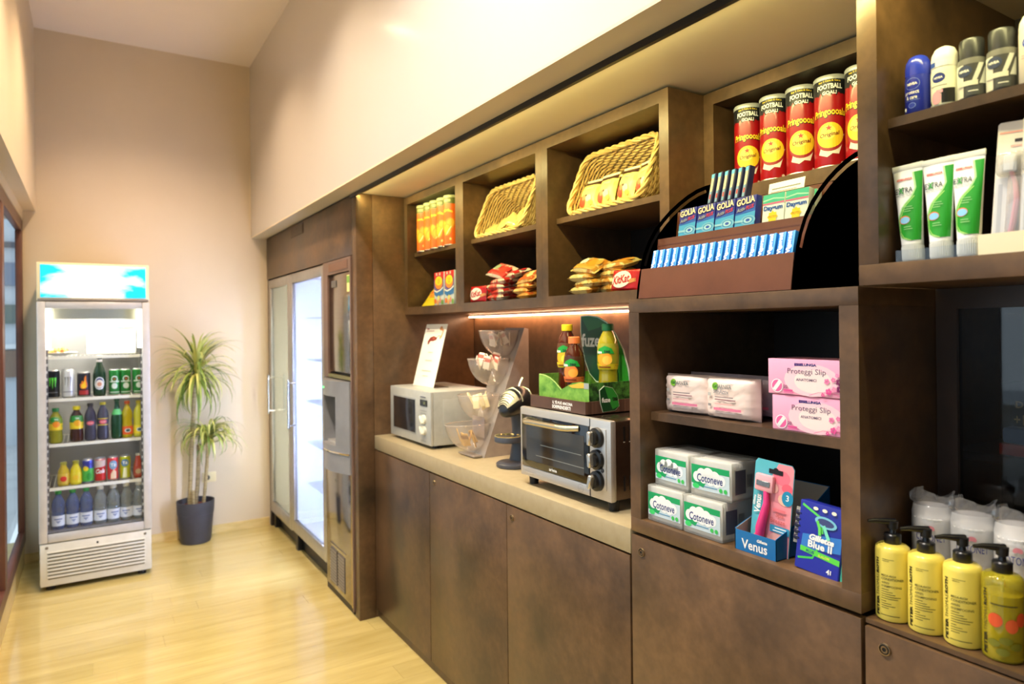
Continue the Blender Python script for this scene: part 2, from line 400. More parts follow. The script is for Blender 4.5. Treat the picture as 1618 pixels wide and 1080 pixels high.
# soffit light track: black housing, strip turned towards the shelves
trk = thing('light_track', 'thin black light track recessed in the soffit above the shelves', 'light track', (1.112, 2.0, 2.09))
wb('housing', (1.097, -1.6, 2.080), (1.109, 3.262, 2.12), M_BLACK, trk)
wb('housing_top', (1.108, -1.6, 2.101), (1.126, 3.262, 2.106), M_BLACK, trk)
M_TRK = glow('track_strip', (255, 222, 120), 3.0)
o = wb('led_strip', (1.1085, -1.5, 2.0895), (1.1105, 3.25, 2.0985), M_TRK, trk)
al = bpy.data.lights.new('track_lamp', 'AREA'); al.shape = 'RECTANGLE'; al.size = 4.7; al.size_y = 0.012; al.energy = 20; al.color = (1.0, 0.89, 0.36); al.spread = math.radians(125)
ao = bpy.data.objects.new('track_lamp', al); COL.objects.link(ao); ao.location = (1.1125, 0.87, 2.089)
zd = Vector((-0.74, 0, 0.67)).normalized(); yd = zd.cross(Vector((0, 1, 0))); ao.rotation_euler = Matrix((Vector((0, 1, 0)), yd, zd)).transposed().to_euler()

# ------------------------------------------------------------------ fitted furniture
def fthing(name, label, cat, loc, group=None): return thing(name, label, cat, loc, 0, group)
ep = fthing('end_panel', 'tall brown laminate end panel beside the ice dispenser', 'panel', (1.43, 3.23, 0))
wb('front_post', (1.106, 3.198, 0), (1.189, 3.262, 2.097), M_LAM, ep, 0.0015)
wb('side_panel', (1.1905, 3.1985, 0), (1.76, 3.262, 2.097), M_LAM, ep, 0.001)
def lock(parent, y, z, xf=1.19, s=1.0):
    q = MB().lathe([(0.0, 0.0015), (0.0035, 0.0015), (0.0036, 0.003), (0.0062, 0.003), (0.0066, 0.0012), (0.0085, 0.0012), (0.0089, 0.0032), (0.0105, 0.003), (0.0112, 0.0)], 22, mats=[1, 1, 0, 0, 1, 0, 0, 0], capb=False)
    q.box((-0.0006, -0.0022, 0.0014), (0.0006, 0.0022, 0.0019), 1)
    q.xf(Matrix.Rotation(-PI / 2, 4, 'Y')); o = parent.location
    return q.build('lock', [mat((150, 130, 104), 0.3, 0.9), BK], parent, loc=(xf - o.x, y - o.y, z - o.z))
def base_unit(label, y0, y1, zt, lk=None, group='brown base cabinets'):
    t = fthing('base_cabinet', label, 'cabinet', (1.47, (y0 + y1) / 2, 0), group)
    wb('carcass', (1.212, y0 + 0.001, 0.062), (1.75, y1 - 0.001, zt - 0.004), M_LAM_SHADE, t)
    wb('toe_kick', (1.204, y0 + 0.001, 0), (1.22, y1 - 0.001, 0.06), M_LAM, t)
    d = wb('door', (1.19, y0 + 0.0018, 0.045), (1.21, y1 - 0.0018, zt - 0.003), M_LAM, t, 0.0012)
    if lk:
        c = lock(t, lk[0], lk[1]); c.parent = d
    return t
base_unit('brown base cabinet under the microwave next to the end panel', 2.563, 3.197, 0.833)
base_unit('brown base cabinet under the coffee machine with a small lock', 1.949, 2.563, 0.833, (2.516, 0.797))
base_unit('brown base cabinet under the toaster oven with a small lock', 1.331, 1.949, 0.833, (1.914, 0.793))
base_unit('brown base cabinet under the open compartment with cotton pads', 0.707, 1.327, 0.893, (1.287, 0.852))
base_unit('brown base cabinet under the yellow pump bottles with a round lock', -0.70, 0.703, 0.884, (0.665, 0.852))
tag(bx('worktop', (1.19, 1.329, 0.836), (1.76, 3.197, 0.902), M_TOP, None, 0.0018), 'long beige worktop carrying the microwave and oven', 'worktop')
tag(bx('back_panel', (1.76, 1.329, 0.6), (1.795, 3.197, 1.50), M_LAM), 'brown back panel behind the microwave and oven', 'panel')

def shelf_module(label, y0, y1):
    t = fthing('shelf_unit', label, 'shelf', (1.56, (y0 + y1) / 2, 1.50), 'open shelf modules above the worktop')
    wb('top_board', (1.36, y0, 2.055), (1.758, y1, 2.0905), M_LAM, t)
    wb('bottom_board', (1.36, y0, 1.50), (1.758, y1, 1.537), M_LAM, t)
    wb('side_board', (1.3602, y0, 1.537), (1.758, y0 + 0.0365, 2.055), M_LAM, t)
    wb('side_board', (1.3602, y1 - 0.0365, 1.537), (1.758, y1, 2.055), M_LAM, t)
    wb('shelf', (1.398, y0 + 0.0367, 1.792), (1.745, y1 - 0.0367, 1.811), M_LAM, t)
    wb('back_board', (1.745, y0 + 0.0367, 1.5371), (1.758, y1 - 0.0367, 2.0549), M_LAM_SHADE, t)
shelf_module('open brown shelf module with orange crisp tubes', 2.5955, 3.1975)
shelf_module('open brown shelf module with a half hidden wicker basket', 1.9665, 2.595)
shelf_module('open brown shelf module with a basket of yellow snack bags', 1.346, 1.966)
# recessed module with the red tubes
t = fthing('recessed_shelf', 'set back brown shelf behind the sweets display with red tubes', 'shelf', (1.63, 1.03, 1.50))
wb('top_board', (1.50, 0.707, 2.055), (1.758, 1.3455, 2.0905), M_LAM, t)
wb('side_board', (1.50, 1.31, 1.50), (1.758, 1.3455, 2.055), M_LAM, t)
wb('shelf', (1.50, 0.707, 1.771), (1.745, 1.31, 1.807), M_LAM, t)
wb('front_board', (1.515, 0.707, 1.502), (1.535, 1.31, 1.771), M_LAM, t)
wb('back_board', (1.745, 0.707, 1.807), (1.758, 1.31, 2.055), M_LAM_SHADE, t)
# open cabinet
t = fthing('open_cabinet', 'open two tier brown cabinet with wipes and cotton pads', 'cabinet', (1.47, 1.016, 0.90))
wb('top_board', (1.19, 0.7075, 1.464), (1.758, 1.3265, 1.4985), M_LAM, t, 0.001)
wb('bottom_board', (1.19, 0.7075, 0.899), (1.758, 1.3265, 0.935), M_LAM, t, 0.001)
wb('side_board', (1.1902, 1.289, 0.935), (1.758, 1.3265, 1.464), M_LAM, t)
wb('side_board', (1.1902, 0.7075, 0.935), (1.758, 0.745, 1.464), M_LAM, t)
wb('shelf', (1.229, 0.7452, 1.187), (1.73, 1.2888, 1.208), M_LAM, t)
wb('back_board', (1.73, 0.7452, 0.9352), (1.757, 1.2888, 1.4638), M_LAM_SHADE, t)
# right tall unit
t = fthing('tall_shelf', 'tall brown shelf with deodorants above toothpaste tubes', 'shelf', (1.47, 0.1, 1.499))
wb('side_board', (1.19, 0.6685, 1.5365), (1.758, 0.7055, 2.0975), M_LAM, t, 0.001)
wb('ledge', (1.19, -0.70, 1.499), (1.758, 0.7055, 1.5365), M_LAM, t, 0.001)
wb('shelf', (1.223, -0.69, 1.781), (1.74, 0.6683, 1.798), M_LAM, t)
wb('back_board', (1.74, -0.70, 1.5367), (1.757, 0.6683, 2.0975), M_LAM_SHADE, t)
# glass fronted cabinet at the back of the lower recess
t = fthing('glass_cabinet', 'dark glass fronted cabinet behind the pump bottles', 'cabinet', (1.6, 0.1, 0.885))
wb('ledge', (1.197, -0.70, 0.8845), (1.464, 0.7035, 0.893), M_LAM, t)
M_DK = noisy('dark_brown_laminate', (50, 36, 28), (70, 52, 40), nscale=3, detail=8, rough=0.4)
wb('door_stile', (1.464, 0.668, 0.893), (1.486, 0.7065, 1.4985), M_DK, t)
wb('door_rail', (1.464, -0.70, 1.458), (1.486, 0.668, 1.4985), M_DK, t)
wb('door_rail', (1.464, -0.70, 0.893), (1.486, 0.668, 0.925), M_DK, t)
wb('pane', (1.473, -0.70, 0.925), (1.477, 0.668, 1.458), clear('dark_glass', (216, 216, 218), 0.12), t)
wb('shelf', (1.50, -0.70, 1.155), (1.74, 0.70, 1.17), M_LAM_SHADE, t)
wb('floor_board', (1.486, -0.70, 0.893), (1.757, 0.7055, 0.905), M_LAM_SHADE, t)
wb('back_board', (1.742, -0.70, 0.905), (1.757, 0.7055, 1.498), M_LAM_SHADE, t)
# led strip under the shelves
t = fthing('led_strip', 'glowing warm light strip under the wall shelves', 'light strip', (1.73, 2.27, 1.49))
wb('profile', (1.722, 1.36, 1.490), (1.759, 3.18, 1.4995), M_ALU, t)
wb('diffuser', (1.719, 1.36, 1.4845), (1.755, 3.18, 1.4902), glow('warm_led', (255, 190, 142), 24.0), t)

# ------------------------------------------------------------------ fridge wall
t = fthing('fascia_panel', 'brown fascia panel with vent above the tall fridges', 'panel', (1.118, 4.21, 1.80))
wb('panel', (1.106, 3.264, 1.80), (1.13, 5.16, 2.0975), M_LAM, t, 0.001)
g = wb('vent_grille', (1.1035, 4.15, 2.02), (1.107, 4.44, 2.085), noisy('grille_brown', (70, 48, 36), (80, 56, 42), nscale=9, rough=0.5), t)
for k in range(8):
    z = 2.026 + k * 0.0072
    o = bx('slat', (-0.0022, -0.135, -0.0016), (0.0022, 0.135, 0.0016), M_LAM, g); o.location = (1.1025 - t.location.x, 4.295 - t.location.y, z - t.location.z); o.rotation_euler = (0, 0.6, 0)
M_LINER = mat((235, 238, 240), 0.5)
def tall_fridge(label, y0, y1, z0, z1, lamp, lampz, inner, handle_y, hz):
    t = fthing('glass_door_fridge', label, 'fridge', (1.43, (y0 + y1) / 2, 0), 'built in glass door fridges')
    q = MB(); X0, X1 = 1.135, 1.74; T = 0.03; O = t.location
    for a, b in (((X0, y0, z0), (X1, y0 + T, z1)), ((X0, y1 - T, z0), (X1, y1, z1)), ((X0, y0 + T, z0), (X1, y1 - T, z0 + T)), ((X0, y0 + T, z1 - T), (X1, y1 - T, z1)), ((X1 - T, y0 + T, z0 + T), (X1, y1 - T, z1 - T))):
        q.box([p - o for p, o in zip(a, O)], [p - o for p, o in zip(b, O)])
    q.build('body', inner, t)
    d = wb('door', (1.106, y0 + 0.002, z0), (1.132, y0 + 0.055, z1), M_ALU, t, 0.003)
    for nm, a, b in (('door_stile', (1.106, y1 - 0.055, z0), (1.132, y1 - 0.002, z1)), ('door_rail', (1.106, y0 + 0.055, z0), (1.132, y1 - 0.055, z0 + 0.075)), ('door_rail', (1.106, y0 + 0.055, z1 - 0.06), (1.132, y1 - 0.055, z1))):
        wb(nm, a, b, M_ALU, t, 0.003)
    wb('pane', (1.116, y0 + 0.055, z0 + 0.075), (1.122, y1 - 0.055, z1 - 0.06), M_FGLASS, t)
    hx, hl = 1.062, hz
    q = MB().tube([(1.107, handle_y, hl[0] + 0.02), (hx, handle_y, hl[0] + 0.02)], 0.006, 8).tube([(1.107, handle_y, hl[1] - 0.02), (hx, handle_y, hl[1] - 0.02)], 0.006, 8)
    q.tube([(hx, handle_y, hl[0]), (hx, handle_y, hl[1])], 0.0075, 10); q.xf(Matrix.Translation(-O)); q.build('handle', M_CHROME, t)
    for yy_ in lamp: wb('lamp_tube', (1.14, yy_ - 0.012, z0 + 0.10), (1.16, yy_ + 0.012, z1 - 0.08), lampz, t)
    wb('plinth', (1.16, y0 + 0.01, 0.0), (1.74, y1 - 0.01, z0), M_BLACK, t)
    wb('foot', (1.125, y1 - 0.07, 0.0), (1.16, y1 - 0.02, z0), M_BLACK, t)
    return t
M_LBLUE = glow('cold_white_tube', (196, 208, 255), 320.0)
fB = tall_fridge('glass door fridge glowing blue white beside the ice dispenser', 3.742, 4.505, 0.125, 1.79, (3.788,), M_LBLUE, M_LINER, 4.385, (0.80, 1.11))
fA = tall_fridge('dim glass door fridge with white racks in the far corner', 4.512, 5.115, 0.115, 1.79, (4.56,), glow('dim_tube', (255, 248, 225), 60.0), mat((216, 212, 200), 0.5), 4.945, (0.84, 1.115))
wb('side_filler', (1.112, 5.117, 0), (1.74, 5.16, 1.80), M_LAM_SHADE, fA)
for k in range(5):
    wb('shelf', (1.20, 3.775, 0.42 + 0.27 * k), (1.70, 4.472, 0.428 + 0.27 * k), M_CLEAR, fB)
for k in range(24):
    wb('rack_bar', (1.17, 4.545, 0.55 + 0.05 * k), (1.70, 4.60, 0.566 + 0.05 * k), WH, fA)
# ice and water dispenser
t = fthing('ice_dispenser', 'stainless ice and water dispenser in a brown frame', 'dispenser', (1.43, 3.5, 0)); O = t.location
FR = noisy('mauve_brown_frame', (104, 80, 68), (120, 94, 80), nscale=6, rough=0.4)
wb('body', (1.14, 3.268, 0.01), (1.74, 3.735, 1.79), M_LAM_SHADE, t)
wb('frame', (1.100, 3.268, 0.02), (1.14, 3.285, 1.795), FR, t); wb('frame', (1.100, 3.655, 1.17), (1.14, 3.735, 1.795), FR, t)
wb('frame', (1.100, 3.285, 1.725), (1.14, 3.655, 1.795), FR, t)
g = wb('vent_grille', (1.0985, 3.31, 1.735), (1.101, 3.63, 1.785), mat((96, 70, 56), 0.4), t)
for k in range(16):
    wb('slat', (1.0965, 3.32 + 0.0195 * k, 1.74), (1.099, 3.331 + 0.0195 * k, 1.78), mat((132, 98, 80), 0.4), t)
wb('upper_door', (1.108, 3.287, 1.205), (1.138, 3.652, 1.722), M_STEELD, t, 0.004)
wb('badge', (1.1055, 3.52, 1.655), (1.109, 3.60, 1.69), mat((120, 118, 116), 0.3, 0.8), t)
p = wb('energy_sticker', (1.1065, 3.30, 1.62), (1.1078, 3.345, 1.705), mat((232, 228, 150), 0.5), t)
wb('sticker_band', (1.1055, 3.302, 1.665), (1.1066, 3.343, 1.70), mat((120, 170, 60), 0.5), t)
wb('door_trim', (1.100, 3.285, 1.172), (1.138, 3.655, 1.19), mat((150, 140, 104), 0.3, 0.7), t)
# moulded dispenser housing: outer shell with alcove
S_ = noisy('grey_plastic', (128, 128, 130), (138, 138, 140), nscale=9, rough=0.3, coat=0.2)
q = MB(); zb, zt = 0.70, 1.165; ya, yb = 3.29, 3.70; n = 9
def bow(y): return 1.106 - 0.052 * (1 - ((y - (ya + yb) / 2) / ((yb - ya) / 2)) ** 2) - 0.012
ring = [ya + (yb - ya) * k / (n - 1) for k in range(n)]
for z0, z1 in ((zb, 0.835), (1.085, zt)):
    q.prism([(bow(y), y) for y in ring] + [(1.138, yb), (1.138, ya)], 'z', z0, z1)
q.prism([(bow(y), y) for y in ring[:3]] + [(1.138, ring[2]), (1.138, ya)], 'z', 0.835, 1.085)
q.prism([(bow(y), y) for y in ring[-3:]] + [(1.138, yb), (1.138, ring[-3])], 'z', 0.835, 1.085)
q.xf(Matrix.Translation(-O)).build('dispenser_housing', S_, t)
wb('alcove', (1.130, ring[2], 0.835), (1.138, ring[-3], 1.085), mat((104, 100, 98), 0.35), t)
wb('drip_tray', (1.075, ring[2] + 0.005, 0.835), (1.128, ring[-3] - 0.005, 0.845), M_STEEL, t)
wb('paddle', (1.105, 3.44, 0.94), (1.128, 3.52, 1.06), mat((130, 128, 128), 0.4), t)
wb('indicator', (bow(3.58) - 0.004, 3.575, 1.12), (bow(3.58) + 0.004, 3.583, 1.128), glow('green_led', (90, 255, 120), 4.0), t)
q = MB().tube([(bow(y) - 0.001, y, 0.80 - 0.0) for y in ring], 0.005, 6).xf(Matrix.Translation(-O)); q.build('bright_trim', M_CHROME, t)
wb('lower_door', (1.106, 3.287, 0.03), (1.138, 3.735, 0.70), M_STEELD, t, 0.004)
wb('edge_trim', (1.102, 3.285, 0.03), (1.108, 3.305, 0.70), mat((196, 170, 96), 0.25, 0.9), t)
for ya_, yb_ in ((3.42, 3.53), (3.55, 3.66)):
    g = wb('lower_grille', (1.1035, ya_, 0.06), (1.1065, yb_, 0.245), mat((120, 116, 118), 0.4, 0.6), t)
    for k in range(11): wb('slat', (1.101, ya_ + 0.003, 0.066 + k * 0.0162), (1.1036, yb_ - 0.003, 0.074 + k * 0.0162), mat((158, 152, 148), 0.35, 0.7), t)
wb('scratch_line', (1.1045, 3.40, 0.268), (1.1065, 3.66, 0.272), mat((90, 84, 80), 0.5), t)
wb('base_seal', (1.108, 3.29, 0.0), (1.16, 3.735, 0.03), M_BLACK, t)
# ================================================================== DRINKS COOLER
M_COOL = noisy('cooler_beige_metal', (206, 202, 184), (214, 210, 194), nscale=14, rough=0.34, coat=0.15)
ck = fthing('drinks_cooler', 'upright glass door drinks cooler with lit blue sky header', 'cooler', (0.0235, 4.81, 0)); O = ck.location
X0, X1, Y0, Y1 = -0.25, 0.297, 4.545, 5.12
q = MB()
for a, b in (((X0, Y0, 0.03), (X0 + 0.028, Y1, 1.60)), ((X1 - 0.028, Y0, 0.03), (X1, Y1, 1.60)), ((X0 + 0.028, Y0, 0.03), (X1 - 0.028, Y1, 0.30)), ((X0 + 0.028, Y0, 1.565), (X1 - 0.028, Y1, 1.60)), ((X0 + 0.028, Y1 - 0.03, 0.30), (X1 - 0.028, Y1, 1.565))):
    q.box([p - o for p, o in zip(a, O)], [p - o for p, o in zip(b, O)])
q.build('body', M_COOL, ck)
wb('liner', (X0 + 0.029, Y1 - 0.09, 0.301), (X1 - 0.029, Y1 - 0.031, 1.564), mat((188, 188, 190), 0.4), ck)
wb('liner', (X0 + 0.0282, Y0 + 0.03, 0.301), (X0 + 0.031, Y1 - 0.09, 1.564), mat((214, 214, 214), 0.4), ck)
wb('liner', (X1 - 0.031, Y0 + 0.03, 0.301), (X1 - 0.0282, Y1 - 0.09, 1.564), mat((214, 214, 214), 0.4), ck)
# header light box
hd = wb('header', (X0, 4.52, 1.606), (X1, Y1, 1.82), mat((236, 222, 176), 0.35), ck, 0.006)
def sky_art():
    m = bpy.data.materials.new('sky_artwork'); m.use_nodes = True
    n = m.node_tree.nodes; l = m.node_tree.links; n.remove(n['Principled BSDF'])
    g = n.new('ShaderNodeNewGeometry'); mp = n.new('ShaderNodeMapping'); mp.inputs['Scale'].default_value = (1, 1, 2.2); l.new(g.outputs['Position'], mp.inputs[0])
    nz = n.new('ShaderNodeTexNoise'); nz.inputs['Scale'].default_value = 5.2; nz.inputs['Detail'].default_value = 6; nz.inputs['Distortion'].default_value = 0.4; l.new(mp.outputs[0], nz.inputs[0])
    sx = n.new('ShaderNodeSeparateXYZ'); l.new(g.outputs['Position'], sx.inputs[0])
    ab = n.new('ShaderNodeMath'); ab.operation = 'SUBTRACT'; l.new(sx.outputs[0], ab.inputs[0]); ab.inputs[1].default_value = 0.0
    ab2 = n.new('ShaderNodeMath'); ab2.operation = 'ABSOLUTE'; l.new(ab.outputs[0], ab2.inputs[0])
    ma = n.new('ShaderNodeMath'); ma.operation = 'MULTIPLY_ADD'; l.new(ab2.outputs[0], ma.inputs[0]); ma.inputs[1].default_value = 1.0; l.new(nz.outputs['Fac'], ma.inputs[2])
    rp = n.new('ShaderNodeValToRGB'); e = rp.color_ramp.elements; e[0].position = 0.60; e[0].color = (1, 1, 1, 1); e[1].position = 0.80; e[1].color = lin((40, 190, 235))
    l.new(ma.outputs[0], rp.inputs[0]); em = n.new('ShaderNodeEmission'); em.inputs[1].default_value = 1.7; l.new(rp.outputs[0], em.inputs[0]); l.new(em.outputs[0], n['Material Output'].inputs[0]); return m
wb('header_panel', (X0 + 0.018, 4.5165, 1.624), (X1 - 0.018, 4.5205, 1.806), sky_art(), ck)
wb('header_trim', (X0 + 0.005, 4.512, 1.604), (X1 - 0.005, 4.53, 1.618), mat((150, 140, 130), 0.35, 0.5), ck, 0.002)
# door
DFR = noisy('door_silver', (196, 194, 190), (204, 202, 198), nscale=14, rough=0.3, metal=0.25)
for nm, a, b in (('door_stile', (X0, 4.505, 0.268), (X0 + 0.04, 4.543, 1.60)), ('door_stile', (X1 - 0.04, 4.505, 0.268), (X1, 4.543, 1.60)), ('door_rail', (X0 + 0.04, 4.505, 0.268), (X1 - 0.04, 4.543, 0.318)), ('door_rail', (X0 + 0.04, 4.505, 1.562), (X1 - 0.04, 4.543, 1.60))):
    wb(nm, a, b, DFR, ck, 0.005)
wb('door_seal', (X0 + 0.04, 4.507, 0.318), (X1 - 0.04, 4.512, 0.322), BK, ck)
wb('door_pane', (X0 + 0.0405, 4.52, 0.3185), (X1 - 0.0405, 4.526, 1.5615), clear('cooler_glass', (246, 248, 250), 0.04, graz=0.3), ck)
# lamp box and tubes
wb('lamp_cover', (X0 + 0.062, 4.575, 1.505), (X1 - 0.062, 4.60, 1.565), mat((190, 188, 168), 0.5), ck)
TUBE = glow('cooler_tube', (255, 246, 226), 150.0)
wb('lamp_tube', (X0 + 0.07, 4.605, 1.525), (X1 - 0.07, 4.63, 1.55), TUBE, ck)
for xa in (X0 + 0.041, X1 - 0.061): wb('lamp_strip', (xa, 4.56, 1.335), (xa + 0.02, 4.572, 1.555), glow('side_lamp', (255, 246, 220), 14.0), ck)
for xa in (X0 + 0.036, X1 - 0.048):
    pi = wb('shelf_pilaster', (xa, 4.552, 0.33), (xa + 0.012, 4.558, 1.33), mat((110, 110, 116), 0.4, 0.6), ck)
    for k in range(24): wb('slot', (xa + 0.002, 4.550, 0.36 + 0.04 * k), (xa + 0.010, 4.5525, 0.375 + 0.04 * k), mat((220, 220, 220), 0.4), ck)
# shelves
SHZ = (1.292, 1.054, 0.800, 0.556)
SHM = mat((238, 236, 222), 0.4)
for z in SHZ:
    q = MB(); q.box((X0 + 0.034 - O.x, 4.562 - O.y, z - 0.014), (X1 - 0.034 - O.x, 4.570 - O.y, z + 0.003))
    q.box((X0 + 0.034 - O.x, 5.0 - O.y, z - 0.006), (X1 - 0.034 - O.x, 5.006 - O.y, z))
    for k in range(22):
        x = X0 + 0.045 + k * (X1 - X0 - 0.09) / 21 - O.x; q.box((x - 0.0016, 4.570 - O.y, z - 0.004), (x + 0.0016, 5.003 - O.y, z))
    q.build('wire_shelf', SHM, ck, smooth=False)
# lower service panel
lp = wb('service_panel', (X0 + 0.004, 4.507, 0.03), (X1 - 0.004, 4.545, 0.262), M_COOL, ck, 0.004)
DKS = mat((96, 90, 66), 0.5)
for k in range(8):
    z = 0.068 + k * 0.0195
    wb('louvre_slot', (X0 + 0.04, 4.5055, z), (X1 - 0.04, 4.5085, z + 0.0065), DKS, ck)
    wb('louvre', (X0 + 0.036, 4.500, z + 0.0062), (X1 - 0.036, 4.508, z + 0.0155), M_COOL, ck, 0.003)
for x, z in ((X0 + 0.035, 0.243), (X1 - 0.035, 0.243)):
    MB().lathe([(0.008, 0), (0.006, 0.003), (0.0001, 0.0035)], 12).xf(Matrix.Rotation(PI / 2, 4, 'X')).build('screw', mat((130, 124, 110), 0.4, 0.5), ck, loc=(x - O.x, 4.507 - O.y, z))
MB().lathe([(0.006, 0), (0.0055, 0.002), (0.0001, 0.002)], 12).xf(Matrix.Rotation(PI / 2, 4, 'X')).build('keyhole', BK, ck, loc=(0.0, 4.507 - O.y, 0.235))
for x in (X0 + 0.05, X1 - 0.05):
    for y in (4.56, 5.07): MB().lathe([(0.022, 0), (0.022, 0.012), (0.012, 0.03)], 12).build('foot', M_BLACK, ck, loc=(x - O.x, y - O.y, 0))

# ------------------------------------------------------------------ drinks
def can_prof(r, h): return [(r * 0.72, 0.0), (r * 0.8, 0.0015), (r * 0.96, 0.008), (r, 0.014), (r, h - 0.016), (r * 0.93, h - 0.007), (r * 0.82, h - 0.003), (r * 0.84, h - 0.0005), (r * 0.8, h), (r * 0.78, h - 0.003), (0.0001, h - 0.004)]
def can(label, loc, col, r=0.033, h=0.155, art=None, lidc=(205, 205, 205), a0=0.0, group='cans in the drinks cooler'):
    t = thing('drink_can', label, 'can', loc, a0, group)
    MB().lathe(can_prof(r, h), 24, mats=[1, 1, 0, 0, 0, 1, 1, 1, 1, 1]).build('can_body', [mat(col, 0.28, 0.35), mat(lidc, 0.3, 0.9)], t)
    MB().rbox((-0.006, -0.012, h - 0.0035), (0.006, 0.006, h - 0.002), 0.0006, 1).build('pull_tab', mat((190, 190, 190), 0.3, 0.9), t)
    if art:
        p = Print(cyl(r), cut=0.006); art(p, r, h); p.build(t)
    return t
def bottle(label, loc, prof, liquid, capc, capr=0.014, caph=0.016, label_z=None, labc=None, art=None, group='bottles in the drinks cooler', clearb=False, a0=0.0, liqtop=None, fin=None, n=22, name='drink_bottle', topz=None):
    """prof: outline (r, z); liquid colour fills the body below liqtop"""
    t = thing(name, label, 'bottle', loc, a0, group)
    h = prof[-1][1]
    MB().lathe(prof, n).build('bottle_body', liquid, t)
    cz = h
    MB().lathe([(capr, cz - 0.004), (capr * 1.03, cz), (capr * 1.03, cz + caph - 0.002), (capr * 0.9, cz + caph), (0.0001, cz + caph)], 18).build('cap', capc, t)
    if labc:
        z0, z1 = label_z
        rr = [r for r, z in prof if z0 - 0.02 <= z <= z1 + 0.02]; r0 = max(rr)
        pts = [z0 + (z1 - z0) * k / 6 for k in range(7)]
        def rad(z):
            for (ra, za), (rb, zb) in zip(prof[:-1], prof[1:]):
                if za <= z <= zb and zb > za: return ra + (rb - ra) * (z - za) / (zb - za)
            return r0
        MB().lathe([(rad(z) + 0.0006, z) for z in pts], n, capb=False, capt=False).build('sleeve', labc, t)
        if art:
            def fm(s, tt, d):
                r = rad(tt) + 0.0008; a = -PI / 2 + s / r; return Vector(((r + d) * math.cos(a), (r + d) * math.sin(a), tt))
            p = Print(fm, cut=0.006); art(p, r0, z0, z1); p.build(t)
    return t
def liquid(name, c, rough=0.06, c2=None): return mat(c, rough, 0, 0.6, 0, 0.3)
PETS = [(0.024, 0.0), (0.030, 0.006), (0.0315, 0.02), (0.0315, 0.05), (0.0295, 0.075), (0.0295, 0.09), (0.0315, 0.11), (0.0315, 0.145), (0.027, 0.17), (0.017, 0.192), (0.0135, 0.20), (0.0135, 0.212)]
def pet(s=1.0, hs=1.0): return [(r * s, z * hs) for r, z in PETS]
FY = 4.61
def zr(i): return SHZ[i] + 0.0032
# row of cans and beer
def claw(col):
    def f(p, r, h):
        for k, (x, top, bot) in enumerate(((-0.013, 0.72, 0.42), (0.0, 0.72, 0.32), (0.013, 0.72, 0.38))):
            p.poly([(x - 0.005, h * top), (x + 0.005, h * (top + 0.01)), (x + 0.0045, h * 0.6), (x + 0.002, h * 0.5), (x + 0.0005, h * bot), (x - 0.0025, h * 0.47), (x - 0.002, h * 0.58)], col)
        p.rect(-0.025, h * 0.2, 0.025, h * 0.225, GREY)
    return f
can('black energy drink can with green claw mark in the cooler', (-0.183, FY, zr(1)), (24, 26, 30), 0.033, 0.162, claw(P_(90, 210, 60)))
can('white energy drink can with grey claw mark in the cooler', (-0.111, FY, zr(1)), (226, 226, 222), 0.033, 0.165, claw(P_(150, 152, 150)))
def flame(p, r, h):
    p.poly([(-0.018, h * 0.38), (-0.02, h * 0.5), (-0.012, h * 0.56), (-0.01, h * 0.66), (0.0, h * 0.6), (0.004, h * 0.78), (0.012, h * 0.86), (0.012, h * 0.66), (0.016, h * 0.56), (0.018, h * 0.42), (0.008, h * 0.33), (-0.01, h * 0.33)], P_(240, 130, 20))
    p.poly([(-0.013, h * 0.38), (-0.012, h * 0.5), (-0.002, h * 0.54), (0.006, h * 0.68), (0.009, h * 0.5), (0.012, h * 0.4), (0.0, h * 0.35)], P_(250, 205, 40))
    p.rect(-0.024, h * 0.1, 0.024, h * 0.27, P_(170, 40, 36))
can('dark energy drink can with orange flame in the cooler', (-0.035, FY, zr(1)), (36, 34, 44), 0.033, 0.145, flame)
BEER = [(0.028, 0), (0.032, 0.006), (0.033, 0.02), (0.033, 0.125), (0.029, 0.15), (0.017, 0.18), (0.0135, 0.205), (0.0135, 0.232)]
def blab(p, r, z0, z1):
    p.ell(0, 0.075, 0.026, 0.036, WH, 24); p.ell(0, 0.075, 0.022, 0.031, P_(40, 60, 120), 24); p.ell(0, 0.072, 0.020, 0.024, P_(236, 226, 214), 24); p.ell(0, 0.07, 0.012, 0.012, P_(214, 150, 120), 16)
bt = bottle('tall green beer bottle with oval white label in the cooler', (0.042, FY + 0.005, zr(1)), BEER, mat((22, 52, 34), 0.08, 0, 0.6), mat((222, 214, 208), 0.4), 0.0142, 0.008, (0.03, 0.12), mat((22, 52, 34), 0.08, 0, 0.6), blab)
MB().lathe([(0.0145, 0.178), (0.0145, 0.212)], 18, capb=False, capt=False).build('neck_foil', mat((232, 220, 214), 0.4), bt)
MB().lathe([(0.0175, 0.176), (0.0152, 0.188)], 18, capb=False, capt=False).build('neck_band', mat((70, 70, 170), 0.4), bt)
def lager(p, r, h):
    p.ell(0, h * 0.62, 0.017, 0.018, WH); p.ell(0, h * 0.62, 0.013, 0.013, P_(30, 110, 44)); p.star(0, h * 0.62, 0.008, RED); p.rect(-0.03, h * 0.5, 0.03, h * 0.545, P_(206, 214, 200)); p.ell(0, h * 0.36, 0.015, 0.017, P_(210, 222, 206)); p.rect(-0.028, h * 0.1, 0.028, h * 0.14, P_(190, 205, 185))
for k, (x, lb) in enumerate(((0.117, 'green lager can nearest the beer bottle'), (0.173, 'middle green lager can of three in the cooler'), (0.237, 'rightmost green lager can by the cooler edge'))):
    if k == 0: c0 = can(lb, (x, FY, zr(1)), (36, 130, 52), 0.0285, 0.155, lager); c0['group'] = 'green lager cans'
    else: dup(c0, (x - 0.0, FY, zr(1)), label=lb, rz=0.1 * k)
